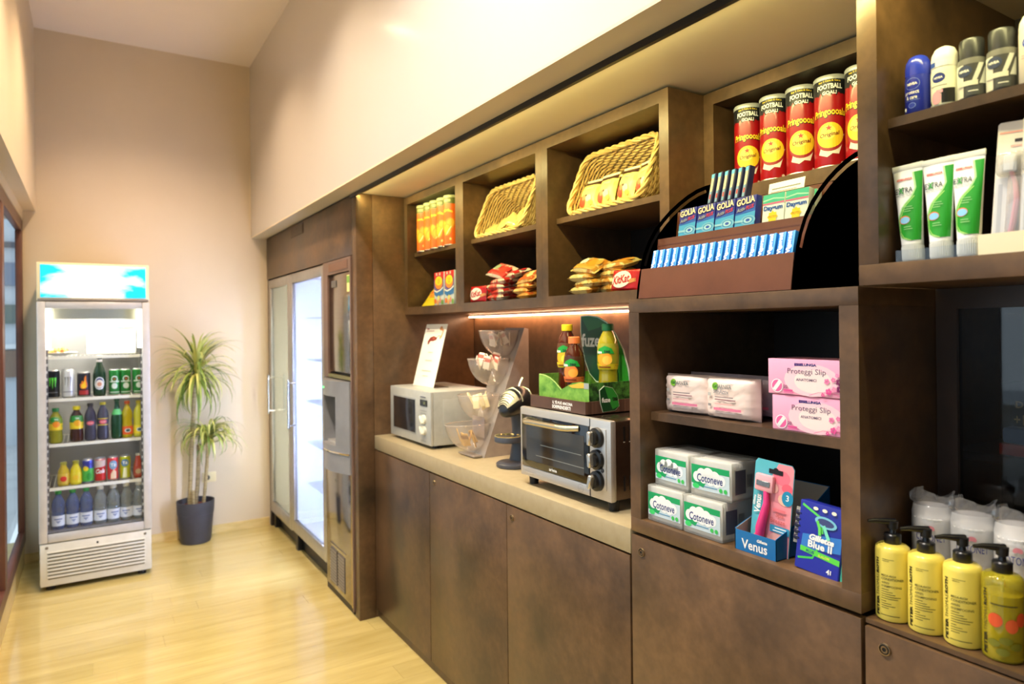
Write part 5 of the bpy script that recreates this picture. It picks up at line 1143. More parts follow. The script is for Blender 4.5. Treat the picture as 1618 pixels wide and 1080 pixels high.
# ================================================================== SWEETS DISPLAY
dz = 1.4988
sd = thing('sweets_display', 'brown and black stepped sweets display with curved sides', 'display', (1.33, 1.076, dz)); DO = sd.location
CURV = [(1.1965, 1.5005), (1.1995, 1.53), (1.2125, 1.59), (1.223, 1.62), (1.239, 1.652), (1.262, 1.684), (1.29, 1.713), (1.318, 1.738), (1.35, 1.762), (1.385, 1.785), (1.422, 1.805), (1.455, 1.818), (1.482, 1.826)]
def disp_side(y):
    n = len(CURV); bm = bmesh.new(); cols = []
    for i in range(n):
        a = Vector(CURV[max(i - 1, 0)]); b = Vector(CURV[min(i + 1, n - 1)]); d = (b - a).normalized(); nr = Vector((d.y, -d.x))
        c = Vector(CURV[i]); cols.append([bm.verts.new((p_[0] - DO.x, y - DO.y, p_[1] - DO.z)) for p_ in (c, c + nr * 0.011, c + nr * 0.019)])
    back = [bm.verts.new((1.488 - DO.x, y - DO.y, zz - DO.z)) for zz in (1.5005,)]
    for i in range(n - 1):
        bm.faces.new([cols[i][0], cols[i + 1][0], cols[i + 1][1], cols[i][1]])
        if not (2 <= i <= 10): bm.faces.new([cols[i][1], cols[i + 1][1], cols[i + 1][2], cols[i][2]])
        bm.faces.new([cols[i][2], cols[i + 1][2], back[0]])
    r = bmesh.ops.solidify(bm, geom=bm.faces[:], thickness=0.004)
    q = MB(); q.frombm(bm); return q.build('side_panel', M_BLACKG, sd, sharp=40)
disp_side(1.303); disp_side(0.849)
DBR = noisy('display_brown', (88, 50, 35), (98, 57, 40), nscale=10, rough=0.3, coat=0.1)
def dpart(name, a, b, tilt=0.0):
    q = MB().box((0, a[1] - DO.y, 0), (b[0] - a[0], b[1] - DO.y, b[2] - a[2])).xf(Matrix.Translation((a[0] - DO.x, 0, a[2] - DO.z)) @ Matrix.Rotation(tilt, 4, 'Y')); return q.build(name, DBR, sd)
dpart('front_lip', (1.1985, 0.853, 1.5005), (1.2015, 1.299, 1.5775), 0.16); dpart('middle_lip', (1.262, 0.853, 1.585), (1.265, 1.299, 1.658), 0.12); dpart('rear_lip', (1.335, 0.853, 1.655), (1.338, 1.299, 1.735), 0.12)
dpart('lower_step', (1.208, 0.853, 1.552), (1.262, 1.299, 1.555)); dpart('middle_step', (1.268, 0.853, 1.638), (1.336, 1.299, 1.641)); dpart('upper_step', (1.343, 0.853, 1.722), (1.42, 1.299, 1.725)); dpart('base_board', (1.21, 0.853, 1.5005), (1.486, 1.299, 1.5035)); dpart('rear_board', (1.482, 0.853, 1.5035), (1.486, 1.299, 1.735))
p = Print(flat((1.1978 - DO.x, 0, 0), (0, -1, 0), (0, 0, 1), (-1, 0, 0)))
# gum sticks
VB, VL = P_(30, 124, 216), P_(80, 166, 232)
g0 = thing('gum_pack', 'x', 'gum pack', (0, 0, 0), group='blue gum packs in the front row')
bx('pack', (-0.0098, 0, 0), (0.0098, 0.013, 0.070), VB, g0, 0.001)
p = Print(flat((0, 0, 0))); p.rect(0.0065, 0.0, 0.0096, 0.07, VL); p.text('Vigorsol', -0.0015, 0.045, 0.0135, WH, 0.046, rot=PI / 2, bold=0.05); p.ell(-0.005, 0.0215, 0.002, 0.002, P_(226, 60, 90)); p.build(g0)
NG = 18
for i in range(NG):
    y = 1.268 - i * (1.268 - 0.872) / (NG - 1); lb = 'blue gum pack number %s from the left in the front row' % ['one', 'two', 'three', 'four', 'five', 'six', 'seven', 'eight', 'nine', 'ten', 'eleven', 'twelve', 'thirteen', 'fourteen', 'fifteen', 'sixteen', 'seventeen', 'eighteen'][i]
    rot = (-0.22, 0.0, FW - 0.12 + random.uniform(-0.05, 0.05)); loc = (1.2155 + random.uniform(-0.001, 0.001), y, 1.5552)
    if i == 0: g0.location = loc; g0.rotation_euler = rot; g0['label'] = lb
    else: dup(g0, loc, rot=rot, label=lb)
# candy boxes
g = thing('candy_box', 'x', 'candy box', (0, 0, 0), group='blue candy boxes')
bx('carton', (-0.0288, 0, 0), (0.0288, 0.02, 0.088), P_(40, 48, 150), g, 0.0008)
p = Print(flat((0, 0, 0))); p.rect(-0.0286, 0.0, 0.0286, 0.05, P_(70, 172, 232)); p.poly([(-0.0286, 0.05), (0.0286, 0.05), (0.0286, 0.062), (-0.0286, 0.045)], P_(44, 104, 204))
for r_, c in ((0.021, (120, 190, 232)), (0.016, (60, 150, 214)), (0.012, (170, 216, 240)), (0.006, (40, 90, 190))): p.ell(0.010, 0.030, r_, r_ * 0.55, mat(c, 0.4))
p.rect(-0.0286, 0.027, -0.004, 0.032, P_(150, 206, 236)); p.text('GOLIA', 0.0, 0.0765, 0.0175, P_(70, 40, 30), 0.054, bold=0.07, rot=0.10); p.text('GOLIA', 0.0, 0.0765, 0.0165, P_(244, 230, 200), 0.053, bold=0.03, rot=0.10); p.text('Activ', -0.012, 0.0575, 0.009, P_(150, 160, 170), 0.026, shear=0.3, rot=0.14, bold=0.03); p.text('PLUS', 0.014, 0.0605, 0.009, P_(206, 50, 60), 0.023, shear=0.2, rot=0.14, bold=0.03); p.build(g)
for i, y in enumerate((1.2125, 1.153, 1.0935, 1.034)):
    lb = 'blue candy box %s in the middle row of the display' % ('leftmost', 'second from the left', 'third from the left', 'nearest the green boxes')[i]; loc = (1.281, y, 1.6412); rot = (-0.14, 0, FW - 0.04)
    if i == 0: g.location = loc; g.rotation_euler = rot; g['label'] = lb
    else: dup(g, loc, rot=rot, label=lb)
g = thing('chewing_gum_box', 'x', 'gum box', (0, 0, 0), group='green gum boxes')
bx('carton', (-0.0285, 0, 0), (0.0285, 0.018, 0.080), P_(240, 244, 240), g, 0.0008)
p = Print(flat((0, 0, 0))); p.rect(-0.0283, 0.06, 0.0283, 0.0798, P_(70, 190, 160)); p.curve([(-0.0283, 0.066), (0.0, 0.07), (0.0283, 0.066)], 0.003, P_(170, 226, 200)); p.rect(-0.0283, 0.057, 0.0283, 0.0605, P_(226, 110, 150)); p.rect(-0.0283, 0.0, 0.0283, 0.018, P_(130, 210, 180)); p.text('Daygum', 0.0, 0.0475, 0.0135, P_(30, 90, 180), 0.05, bold=0.04)
p.star(0.0, 0.028, 0.014, P_(236, 214, 50), 8, 0.75); p.text('PROTEX', 0, 0.028, 0.0055, P_(200, 130, 20), 0.02); p.ell(-0.008, 0.008, 0.007, 0.005, WH); p.ell(0.008, 0.008, 0.007, 0.005, WH); p.build(g)
for i, y in enumerate((0.9675, 0.909, 0.8815)):
    if i == 2: continue
    lb = ('green and white gum box next to the blue candy boxes', 'green and white gum box second from the blue boxes')[i]; loc = (1.281, y - 0.01, 1.6412); rot = (-0.12, 0, FW - 0.03)
    if i == 0: g.location = loc; g.rotation_euler = rot; g['label'] = lb
    else: dup(g, loc, rot=rot, label=lb)
dup(g, (1.312, 0.902, 1.6412), rot=(-0.12, 0, FW), label='green and white gum box partly behind the right side panel')
dup(g, (1.307, 0.975, 1.6412), rot=(-0.1, 0, FW + 0.05), label='green and white gum box in the second row behind')
g = thing('mint_stick', 'x', 'mint stick', (0, 0, 0), group='dark blue mint sticks')
bx('pack', (-0.0085, 0, 0), (0.0085, 0.016, 0.098), P_(22, 28, 74), g, 0.0008)
p = Print(flat((0, 0, 0))); p.rect(-0.005, 0.05, 0.0045, 0.095, P_(216, 206, 170)); p.rect(-0.0055, 0.02, 0.004, 0.05, P_(120, 160, 200)); p.rect(-0.003, 0.03, 0.003, 0.042, P_(190, 60, 60)); p.rect(-0.0065, 0.085, 0.006, 0.096, P_(90, 170, 220)); p.build(g)
for i in range(6):
    lb = 'dark blue mint stick %s on the rear step of the display' % ('leftmost', 'second from the left', 'third from the left', 'fourth from the left', 'fifth from the left', 'rightmost')[i]; loc = (1.350 + 0.001 * i, 1.200 - i * 0.0205, 1.7253); rot = (-0.2, 0.0, FW - 0.25)
    if i == 0: g.location = loc; g.rotation_euler = rot; g['label'] = lb
    else: dup(g, loc, rot=rot, label=lb)
t = thing('price_card', 'small white printed card behind the green gum boxes', 'card', (1.386, 1.0, 1.7253), rot=(-0.2, 0, FW - 0.05))
bx('card', (-0.05, 0, 0), (0.05, 0.001, 0.045), WH, t); p = Print(flat((0, 0, 0))); p.rect(-0.04, 0.028, 0.04, 0.031, GREY); p.rect(-0.042, 0.021, 0.03, 0.0225, GREY); p.build(t)
# ================================================================== OPEN CABINET CONTENTS
ZB, ZM = 0.9352, 1.2082
def wipes(label, loc, rz, dark=False, big=False):
    t = thing('wipes_pack', label, 'wipes pack', loc, rz, 'face wipe packs')
    w, h, d = 0.15, 0.098, 0.062
    q = pouch(w, h, d, 'x', nu=17, nv=17, seed=61, crimp=0.045, wob=0.0018, boxy=True); q.build('pack', mat((176, 168, 180) if dark else (240, 220, 208), 0.35, 0, 0.5, 0, 0.15), t)
    p = Print(pouch_map(w, h, d, 'x', 0.045, True), 0.0014, cut=0.008)
    p.ell(-0.03, 0.078, 0.010, 0.009, P_(120, 180, 50)); p.text('GARNIER', -0.004, 0.078, 0.009, P_(110, 120, 120), 0.046, bold=0.02); p.text('GA', -0.03, 0.078, 0.0075, P_(30, 110, 40), 0.013)
    if big: p.text('SkinActiv', -0.012, 0.066, 0.0095, P_(130, 135, 140), 0.046)
    p.rect(-0.03, 0.052, 0.024, 0.0545, P_(150, 140, 140)); p.rect(-0.03, 0.046, 0.03, 0.0485, P_(150, 110, 116)); p.rect(-0.03, 0.036, 0.02, 0.038, P_(226, 170, 170)); p.rect(-0.034, 0.022, 0.044, 0.028, P_(230, 130, 160)); p.rect(-0.03, 0.016, 0.03, 0.018, P_(190, 180, 180)); p.rect(-0.055, 0.054, -0.042, 0.062, P_(190, 190, 186)); p.rect(-0.054, 0.030, -0.042, 0.036, P_(150, 150, 148)); p.build(t)
    return t
wipes('pale pink face wipe pack at the left front of the shelf', (1.29, 1.208, ZM), FW + 0.06)
wipes('pale pink face wipe pack at the right front of the shelf', (1.285, 1.068, ZM), FW + 0.0, big=True)
t = wipes('greyish wipe pack behind the left front pack', (1.375, 1.208, ZM), FW + 0.04, True)
t = wipes('greyish wipe pack behind the right front pack', (1.375, 1.06, ZM), FW - 0.04, True)
def pinkbox(label, loc, rz):
    t = thing('liner_box', label, 'box', loc, rz, 'pink panty liner boxes'); w = 0.178; h = 0.074
    bx('carton', (-w / 2, 0, 0), (w / 2, 0.10, h), P_(244, 170, 200), t, 0.001)
    p = Print(flat((0, 0, 0))); L = -w / 2
    p.ell(0.012, 0.032, 0.062, 0.033, P_(248, 206, 216)); p.ell(0.016, 0.03, 0.042, 0.024, P_(250, 226, 222))
    p.text('ESSELUNGA', 0.0, 0.0632, 0.0058, NAVY, 0.05, bold=0.05); p.text('Proteggi Slip', 0.002, 0.048, 0.0145, P_(110, 80, 110), 0.087, bold=0.0); p.text('ANATOMICI', 0.002, 0.0325, 0.0055, P_(110, 90, 120), 0.046)
    cx_ = L + 0.0225; p.ell(cx_, 0.017, 0.0145, 0.0145, P_(248, 240, 244)); p.ell(cx_, 0.017, 0.0125, 0.0125, P_(232, 100, 160)); p.poly([(cx_ - 0.011, 0.010), (cx_ - 0.004, 0.006), (cx_ + 0.011, 0.024), (cx_ + 0.004, 0.029)], P_(228, 236, 236))
    p.text('20', L + 0.043, 0.0165, 0.0065, P_(90, 40, 90)); p.rect(L + 0.0385, 0.007, L + 0.060, 0.0105, P_(226, 80, 150)); p.rect(L + 0.0385, 0.003, L + 0.062, 0.006, P_(232, 120, 170))
    for x, z, r_, c in ((0.048, 0.032, 0.006, (238, 130, 180)), (0.062, 0.036, 0.005, (238, 130, 180)), (0.052, 0.012, 0.007, (232, 90, 160)), (0.074, 0.032, 0.007, (120, 30, 90)), (0.076, 0.018, 0.0075, (120, 30, 90)), (0.064, 0.017, 0.006, (240, 150, 190)), (0.07, 0.045, 0.004, (236, 140, 190)), (0.04, 0.005, 0.004, (226, 80, 150)), (0.08, 0.052, 0.004, (120, 30, 90))):
        for k in range(5): a = 2 * PI * k / 5 + x * 50; p.ell(x + r_ * 0.6 * math.cos(a), z + r_ * 0.6 * math.sin(a), r_ * 0.42, r_ * 0.42, mat(c, 0.4), 8); p.off -= p.step
        p.off += p.step
    p.curve([(0.01, 0.002), (0.03, 0.009), (0.055, 0.01), (0.08, 0.004)], 0.0008, P_(226, 80, 150)); p.build(t)
pinkbox('upper pink panty liner box of the two stacked', (1.236, 0.8475, ZM + 0.0757), FW)
pinkbox('lower pink panty liner box of the two stacked', (1.238, 0.8395, ZM), FW)
# cotton pad boxes
CP = clear('pad_plastic', (240, 242, 242), 0.12, 0.08, body=((226, 226, 220), 0.35)); PAD = noisy('cotton', (242, 240, 232), (250, 248, 242), nscale=60, rough=0.9)
def pads(label, loc, rz, proto=[None]):
    if proto[0] is not None: return dup(proto[0], loc, rz, label)
    w, h, d = 0.119, 0.091, 0.115
    t = thing('cotton_pad_pack', label, 'cotton pads', loc, rz, 'green and white cotton pad packs'); proto[0] = t
    bx('plastic_box', (-w / 2, 0, 0), (w / 2, d, h), CP, t, 0.004)
    q = MB()
    for k in range(14): q.rbox((-w / 2 + 0.005, 0.006 + k * 0.0075, 0.004), (w / 2 - 0.005, 0.0115 + k * 0.0075, h - 0.005), 0.002, 1)
    q.build('cotton_pads', PAD, t)
    p = Print(flat((0, 0, 0))); GR = P_(20, 160, 96); p.rect(-w / 2 + 0.004, 0.016, w / 2 - 0.006, 0.074, P_(196, 216, 226)); p.poly([(-w / 2 + 0.004, 0.03), (-0.02, 0.022), (-0.01, 0.04), (0.02, 0.06), (w / 2 - 0.006, 0.06), (w / 2 - 0.006, 0.074), (-w / 2 + 0.004, 0.074)], GR)
    for x, z, r_ in ((-0.038, 0.046, 0.0125), (-0.025, 0.053, 0.0145), (-0.006, 0.055, 0.016), (0.013, 0.051, 0.0145), (0.03, 0.045, 0.0125), (0.0, 0.043, 0.013), (-0.02, 0.043, 0.011), (0.018, 0.041, 0.012)): p.ell(x, z, r_, r_, P_(238, 242, 244)); p.off -= p.step
    p.off += p.step; p.text('Cotoneve', -0.002, 0.045, 0.0185, P_(30, 50, 120), 0.074, bold=0.015, shear=0.08); p.rect(-0.02, 0.0245, 0.02, 0.0265, P_(90, 150, 190)); p.ell(-0.042, 0.024, 0.010, 0.006, P_(60, 210, 110)); p.ell(0.030, 0.024, 0.005, 0.005, P_(60, 190, 90)); p.ell(0.043, 0.024, 0.005, 0.005, P_(60, 190, 90)); p.build(t)
    p = Print(flat((w / 2, 0, 0), (0, 1, 0), (0, 0, 1), (1, 0, 0))); p.rect(0.012, 0.018, 0.05, 0.072, P_(84, 88, 104))
    for k in range(8): p.rect(0.054 + 0.0026 * k, 0.03, 0.0552 + 0.0026 * k + 0.0006 * (k % 2), 0.06, P_(90, 90, 94)); p.off -= p.step
    p.build(t, 'side_print'); return t
pads('lower left cotton pad pack of the four stacked', (1.205, 1.2205, ZB), FW + 0.0)
pads('lower right cotton pad pack of the four stacked', (1.205, 1.0985, ZB), FW + 0.0)
pads('upper left cotton pad pack of the four stacked', (1.219, 1.211, ZB + 0.0914), FW - 0.05)
pads('upper right cotton pad pack of the four stacked', (1.219, 1.0845, ZB + 0.0914), FW + 0.04)
# razor counter box and blister card
t = thing('razor_box', 'open blue cardboard counter box holding a razor card', 'box', (1.208, 0.9535, ZB), FW)
BL = P_(20, 110, 176); w = 0.053
q = MB().box((-w, 0, 0), (w, 0.0015, 0.044)); 
for sx in (-1, 1): q.prism([(0, 0), (0.19, 0), (0.19, 0.132), (0.085, 0.074), (0.0, 0.046)], 'x', sx * w - 0.0015 * (sx > 0), sx * w + 0.0015 * (sx < 0))
q.box((-w, 0.1885, 0), (w, 0.19, 0.132)).box((-w, 0.0015, 0), (w, 0.1885, 0.0015)); q.build('tray', BL, t)
MB().box((-w + 0.0016, 0.187, 0.002), (w - 0.0016, 0.1884, 0.131)).prism([(0.002, 0.002), (0.187, 0.002), (0.187, 0.131), (0.085, 0.073), (0.002, 0.046)], 'x', -w + 0.0016, -w + 0.0026).build('inner_board', mat((168, 158, 142), 0.7), t)
p = Print(flat((0, 0, 0))); p.text('Gillette', 0.018, 0.0315, 0.0068, WH, 0.026, shear=0.2, bold=0.04); p.text('Venus', -0.002, 0.0175, 0.021, WH, 0.066, bold=0.02); p.build(t)
t = thing('razor_card', 'pink and turquoise razor blister card standing in the blue box', 'razor', (1.242, 0.9455, ZB + 0.0025), rot=(-0.05, 0.06, FW + 0.03))
q = MB(); cw, ch = 0.048, 0.196
bmh = [(-cw, 0.0), (cw, 0.0), (cw, ch - 0.008), (cw - 0.006, ch), (-cw + 0.006, ch), (-cw, ch - 0.008)]
q.prism(bmh, 'y', 0, 0.0012).build('card', P_(90, 186, 200), t)
p = Print(flat((0, 0, 0))); PK = P_(240, 150, 160)
p.poly([(-cw + 0.001, 0.02), (-0.01, 0.06), (-0.02, 0.11), (-0.002, 0.17), (0.01, ch - 0.002), (cw - 0.006, ch - 0.001), (cw - 0.001, ch - 0.008), (cw - 0.001, 0.0), (-cw + 0.001, 0.0)], PK)
for x, z, r_, c in ((0.02, 0.165, 0.02, (244, 120, 140)), (0.034, 0.145, 0.013, (240, 100, 120)), (-0.01, 0.02, 0.02, (244, 170, 160)), (0.02, 0.03, 0.022, (246, 180, 170)), (0.03, 0.12, 0.016, (246, 196, 170)), (0.0, 0.14, 0.014, (248, 190, 180))): p.ell(x, z, r_, r_ * 0.8, mat(c, 0.4), 12)
p.rect(-0.012, ch - 0.026, 0.022, ch - 0.016, BK); p.ell(0.005, ch - 0.017, 0.006, 0.005, BK)
p.ell(cw - 0.011, 0.125, 0.0135, 0.016, P_(30, 140, 180)); p.text('3', cw - 0.011, 0.126, 0.013, WH); p.rect(-0.0, 0.047, cw - 0.001, 0.062, P_(50, 150, 190)); p.rect(0.012, 0.056, 0.04, 0.0585, WH); p.rect(0.008, 0.050, 0.04, 0.052, WH)
p.text('Spa', 0.022, 0.084, 0.012, P_(216, 110, 110), 0.02); p.text('Breeze', 0.018, 0.072, 0.011, P_(216, 110, 110), 0.036); p.text('Venus', -0.033, 0.098, 0.015, WH, 0.042, rot=PI / 2 - 0.05, bold=0.03); p.text('Gillette', -0.042, 0.104, 0.006, WH, 0.022, rot=PI / 2 - 0.05, bold=0.03); p.rect(0.005, 0.092, 0.035, 0.098, P_(232, 120, 130)); p.build(t)
MB().rbox((-0.040, -0.012, 0.128), (0.006, 0.0, 0.166), 0.005, 2).build('razor_head', P_(244, 176, 184), t)
MB().rbox((-0.034, -0.0135, 0.140), (0.0, -0.011, 0.152), 0.001, 1).build('blades', mat((160, 164, 168), 0.25, 0.8), t)
q = MB().tube([(-0.012, -0.006, 0.13), (-0.008, -0.008, 0.105), (-0.012, -0.009, 0.08), (-0.018, -0.009, 0.05), (-0.018, -0.009, 0.015)], [0.006, 0.007, 0.009, 0.0105, 0.009], 10); q.build('razor_handle', P_(232, 60, 130), t)
t = thing('razor_pack', 'dark blue pack of disposable razors leaning at the right', 'razor pack', (1.214, 0.815, ZB + 0.0005), rot=(-0.12, 0.045, FW - 0.02))
w, h = 0.0485, 0.136; DB = P_(28, 40, 150)
bx('pack', (-w, 0, 0), (w, 0.026, h), DB, t, 0.0015)
p = Print(flat((0, 0, 0)))
p.rect(-w + 0.002, 0.0, w - 0.002, 0.045, P_(34, 44, 160)); p.poly([(-w + 0.012, 0.070), (w - 0.001, 0.082), (w - 0.001, 0.052), (-w + 0.010, 0.040)], P_(50, 120, 200)); p.curve([(-w + 0.006, 0.020), (-0.01, 0.028), (0.0, 0.05)], 0.004, P_(70, 200, 80)); p.curve([(-w + 0.006, 0.128), (0.0, 0.11), (0.006, 0.08)], 0.005, P_(90, 210, 90))
p.poly([(-w + 0.01, 0.046), (w - 0.001, 0.040), (w - 0.001, 0.029), (-w + 0.01, 0.036)], P_(90, 210, 70)); p.text('PLUS', -0.016, 0.0385, 0.006, P_(20, 60, 120), 0.018, bold=0.04); p.text('SLALOM', 0.014, 0.0365, 0.005, P_(214, 220, 90), 0.024, bold=0.04)
p.text('Gillette', 0.006, 0.0685, 0.0125, WH, 0.054, shear=0.2, bold=0.05); p.text('Blue II', 0.004, 0.0545, 0.014, WH, 0.052, bold=0.03); p.text('4', 0.026, 0.012, 0.010, WH, bold=0.03); p.rect(0.031, 0.008, 0.033, 0.016, WH)
p.ell(0.012, 0.103, 0.024, 0.011, P_(120, 190, 214), 18, -0.1); p.ell(0.012, 0.103, 0.018, 0.007, P_(60, 70, 120), 18, -0.1); p.curve([(0.008, 0.097), (0.016, 0.082), (0.022, 0.072)], 0.007, P_(120, 220, 190)); p.curve([(-0.006, 0.103), (0.0, 0.09), (0.002, 0.076)], 0.006, P_(100, 210, 90))
for x in (-0.012, 0.008, 0.028): p.ell(x, 0.126 - 0.02 * (x + 0.012) * 0, 0.0055, 0.0035, P_(236, 232, 210))
p.build(t)
bx('hang_strip', (-w - 0.012, 0.006, 0.045), (-w - 0.0006, 0.008, 0.118), mat((150, 150, 146), 0.5), t)
for k in range(5): MB().rbox((-w - 0.011, 0.0, 0.052 + 0.0125 * k), (-w + 0.008, 0.006, 0.062 + 0.0125 * k), 0.003, 1).build('razor_end', P_(26, 30, 60), t)
bx('green_side_pack', (w + 0.0005, 0.004, 0.0), (w + 0.006, 0.024, 0.06), P_(80, 200, 170), t)

# ================================================================== TALL SHELF CONTENTS
ZD = 1.7984
def deo(label, y, col, capc, dome, art, h=0.104, r=0.0205, capz=0.066):
    t = thing('deodorant', label, 'deodorant', (1.246, y, ZD), FW, 'deodorants on the tall shelf')
    MB().lathe([(r * 0.9, 0), (r, 0.003), (r, capz - 0.006), (r * 0.97, capz)], 30).build('bottle', mat(col, 0.3, 0, 0.5, 0, 0.2), t)
    if dome: pr = [(r * 0.98, capz), (r * 0.99, h - 0.024), (r * 0.93, h - 0.014), (r * 0.72, h - 0.005), (r * 0.4, h - 0.001), (0.0001, h)]
    else: pr = [(r * 0.86, capz - 0.004), (r * 0.88, h - 0.004), (r * 0.8, h - 0.0005), (0.0001, h)]
    MB().lathe(pr, 30, capb=False).build('cap', capc, t)
    p = Print(cyl(r), cut=0.004); art(p, r); p.build(t); return t
NB = P_(36, 52, 130)
def nivea(p, z, rx, bgc=None, x=0.0): p.ell(x, z, rx, rx * 0.8, bgc or NB, 22); p.text('NIVEA', x, z, rx * 0.36, WH, rx * 1.35, bold=0.04)
def a1(p, r):
    p.curve([(0.012 * math.cos(a), 0.051 + 0.010 * math.sin(a)) for a in [2 * PI * k / 20 for k in range(21)]], 0.0006, P_(150, 170, 230)); p.text('NIVEA', 0, 0.051, 0.0045, WH, 0.017, bold=0.04); p.text('protect', -0.001, 0.035, 0.0075, WH, 0.024, bold=0.02); p.text('& care', -0.001, 0.0275, 0.0065, WH, 0.018, bold=0.02); p.rect(-0.012, 0.022, 0.012, 0.0225, P_(150, 170, 230)); p.ell(0.0, 0.013, 0.006, 0.005, P_(120, 140, 220)); p.ell(0.0, 0.013, 0.005, 0.004, P_(36, 60, 180)); p.ell(-0.012, 0.008, 0.0025, 0.0035, WH)
def a2(p, r):
    p.rect(-0.03, 0.002, 0.03, 0.058, P_(236, 236, 216)); nivea(p, 0.048, 0.0105, None, -0.001); p.rect(-0.014, 0.034, 0.012, 0.035, GREY); p.rect(0.004, 0.004, 0.024, 0.028, BK); p.ell(-0.004, 0.014, 0.008, 0.011, P_(236, 170, 190)); p.rect(-0.004, 0.022, 0.006, 0.027, P_(236, 170, 190)); p.poly([(-0.018, 0.004), (-0.012, 0.004), (-0.015, 0.012)], BK)
def a3(p, r):
    p.rect(-0.03, 0.002, -0.004, 0.056, P_(232, 230, 220)); p.poly([(-0.004, 0.002), (0.03, 0.002), (0.03, 0.056), (-0.004, 0.056)], P_(70, 70, 72)); p.poly([(0.006, 0.022), (0.018, 0.056), (0.026, 0.056), (0.012, 0.022)], P_(216, 218, 214)); p.poly([(0.018, 0.022), (0.028, 0.05), (0.03, 0.05), (0.03, 0.022)], P_(216, 218, 214)); nivea(p, 0.045, 0.0115, P_(60, 70, 100), -0.003); p.rect(-0.016, 0.020, 0.016, 0.028, P_(226, 226, 214)); p.rect(0.0, 0.004, 0.018, 0.018, P_(80, 84, 88)); p.rect(0.003, 0.010, 0.016, 0.0115, WH)
deo('blue roll on deodorant with rounded cap at the left', 0.6265, (34, 50, 170), mat((38, 58, 190), 0.25, 0, 0.5, 0, 0.3), True, a1)
d_ = deo('white roll on deodorant with pale domed cap', 0.5825, (232, 232, 218), mat((236, 234, 228), 0.35), True, a2)
p = Print(cyl(0.0205 * 0.99), cut=0.004); p.rect(-0.018, 0.067, 0.02, 0.077, P_(226, 230, 236)); p.rect(-0.018, 0.068, -0.006, 0.076, P_(60, 90, 170)); p.build(d_, 'cap_print')
deo('black and white deodorant with dark grey cap next to the white one', 0.5405, (120, 120, 118), mat((60, 62, 68), 0.3, 0.3), False, a3, 0.1)
deo('striped deodorant with dark grey cap next to the pale bottle', 0.4975, (120, 120, 118), mat((60, 62, 68), 0.3, 0.3), False, a3, 0.1)
def a5(p, r): nivea(p, 0.062, 0.011, P_(70, 90, 190)); p.rect(-0.012, 0.042, 0.012, 0.043, P_(226, 160, 180)); p.rect(-0.012, 0.038, 0.008, 0.039, P_(226, 160, 180)); p.ell(0.0, 0.022, 0.006, 0.006, P_(226, 130, 190))
deo('pale cream deodorant at the right picture edge', 0.4515, (242, 232, 220), mat((242, 240, 230), 0.3), True, a5, 0.112, 0.0215, 0.086)
# toothpaste
ZL = 1.537
tp = thing('toothpaste_tube', 'x', 'toothpaste', (0, 0, 0), group='green and white toothpaste tubes')
H0, H1 = 0.030, 0.166
def tub(u, v):
    a = u * 2 * PI; f = v; z = H0 + (H1 - H0) * v; rx = 0.0172 + 0.0085 * f; ry = 0.0165 * (1 - f) ** 0.8 + 0.0008
    return (rx * math.cos(a), 0.017 + ry * math.sin(a), z)
MB().grid(tub, 32, 12, closeu=True).build('tube', P_(240, 242, 238), tp, sharp=70)
bx('crimp', (-0.0262, 0.0155, H1 - 0.002), (0.0262, 0.0185, H1 + 0.008), P_(232, 234, 226), tp, 0.0006)
q = MB().lathe([(0.0165, 0.001), (0.0172, 0.003), (0.0172, H0)], 36, c=(0, 0.017))
for k in range(36): a = 2 * PI * k / 36; q.box((0.0172 * math.cos(a) - 0.0005, 0.017 + 0.0172 * math.sin(a) - 0.0005, 0.004), (0.0172 * math.cos(a) + 0.0005, 0.017 + 0.0172 * math.sin(a) + 0.0005, H0 - 0.003))
q.build('cap', P_(214, 218, 214), tp)
def tmap(s, t_, d):
    v = min(max((t_ - H0) / (H1 - H0), 0), 1); rx = 0.0172 + 0.0085 * v; ry = 0.0165 * (1 - v) ** 0.8 + 0.0008; c = max(min(s / rx, 0.999), -0.999)
    return Vector((rx * c, 0.017 - ry * math.sqrt(1 - c * c) - d - 0.0003, t_))
p = Print(tmap, 0.0005, 0.00014, cut=0.003); G1 = P_(34, 150, 40)
edge = [(0.012, 0.158), (0.016, 0.13), (0.010, 0.115), (-0.006, 0.098), (-0.0135, 0.08), (-0.0155, 0.066), (-0.0145, 0.052), (-0.008, 0.042), (0.004, 0.036)]
def strip(off, m_):
    pts = []
    for k in range(24):
        f = k / 23 * (len(edge) - 1); i = min(int(f), len(edge) - 2); g_ = f - i; pts.append((edge[i][0] + (edge[i + 1][0] - edge[i][0]) * g_ + off, edge[i][1] + (edge[i + 1][1] - edge[i][1]) * g_))
    R = [(0.0166 + 0.0085 * min(max((z - H0) / (H1 - H0), 0), 1), z) for x, z in pts]
    p._put(pts + R, [[i, i + 1, 24 + i + 1, 24 + i] for i in range(23)], m_)
strip(-0.004, P_(170, 214, 150)); strip(-0.001, G1); p.curve([(x + 0.0015, z) for x, z in edge[2:]], 0.0012, P_(180, 226, 120))
p.text('ESSELUNGA', -0.005, 0.1475, 0.004, P_(206, 60, 50), 0.026, bold=0.05, shear=0.2); p.text('EXTRA', -0.006, 0.1275, 0.0095, P_(60, 70, 80), 0.030, bold=0.01); p.text('X', -0.0105, 0.1275, 0.012, P_(40, 150, 60), 0.009, bold=0.03); p.text('PROTECTION', -0.006, 0.1185, 0.004, P_(140, 150, 150), 0.026)
p.ell(-0.005, 0.0735, 0.0095, 0.0075, P_(226, 110, 50), 16); p.ell(-0.0045, 0.073, 0.0085, 0.0062, P_(130, 190, 226), 16)
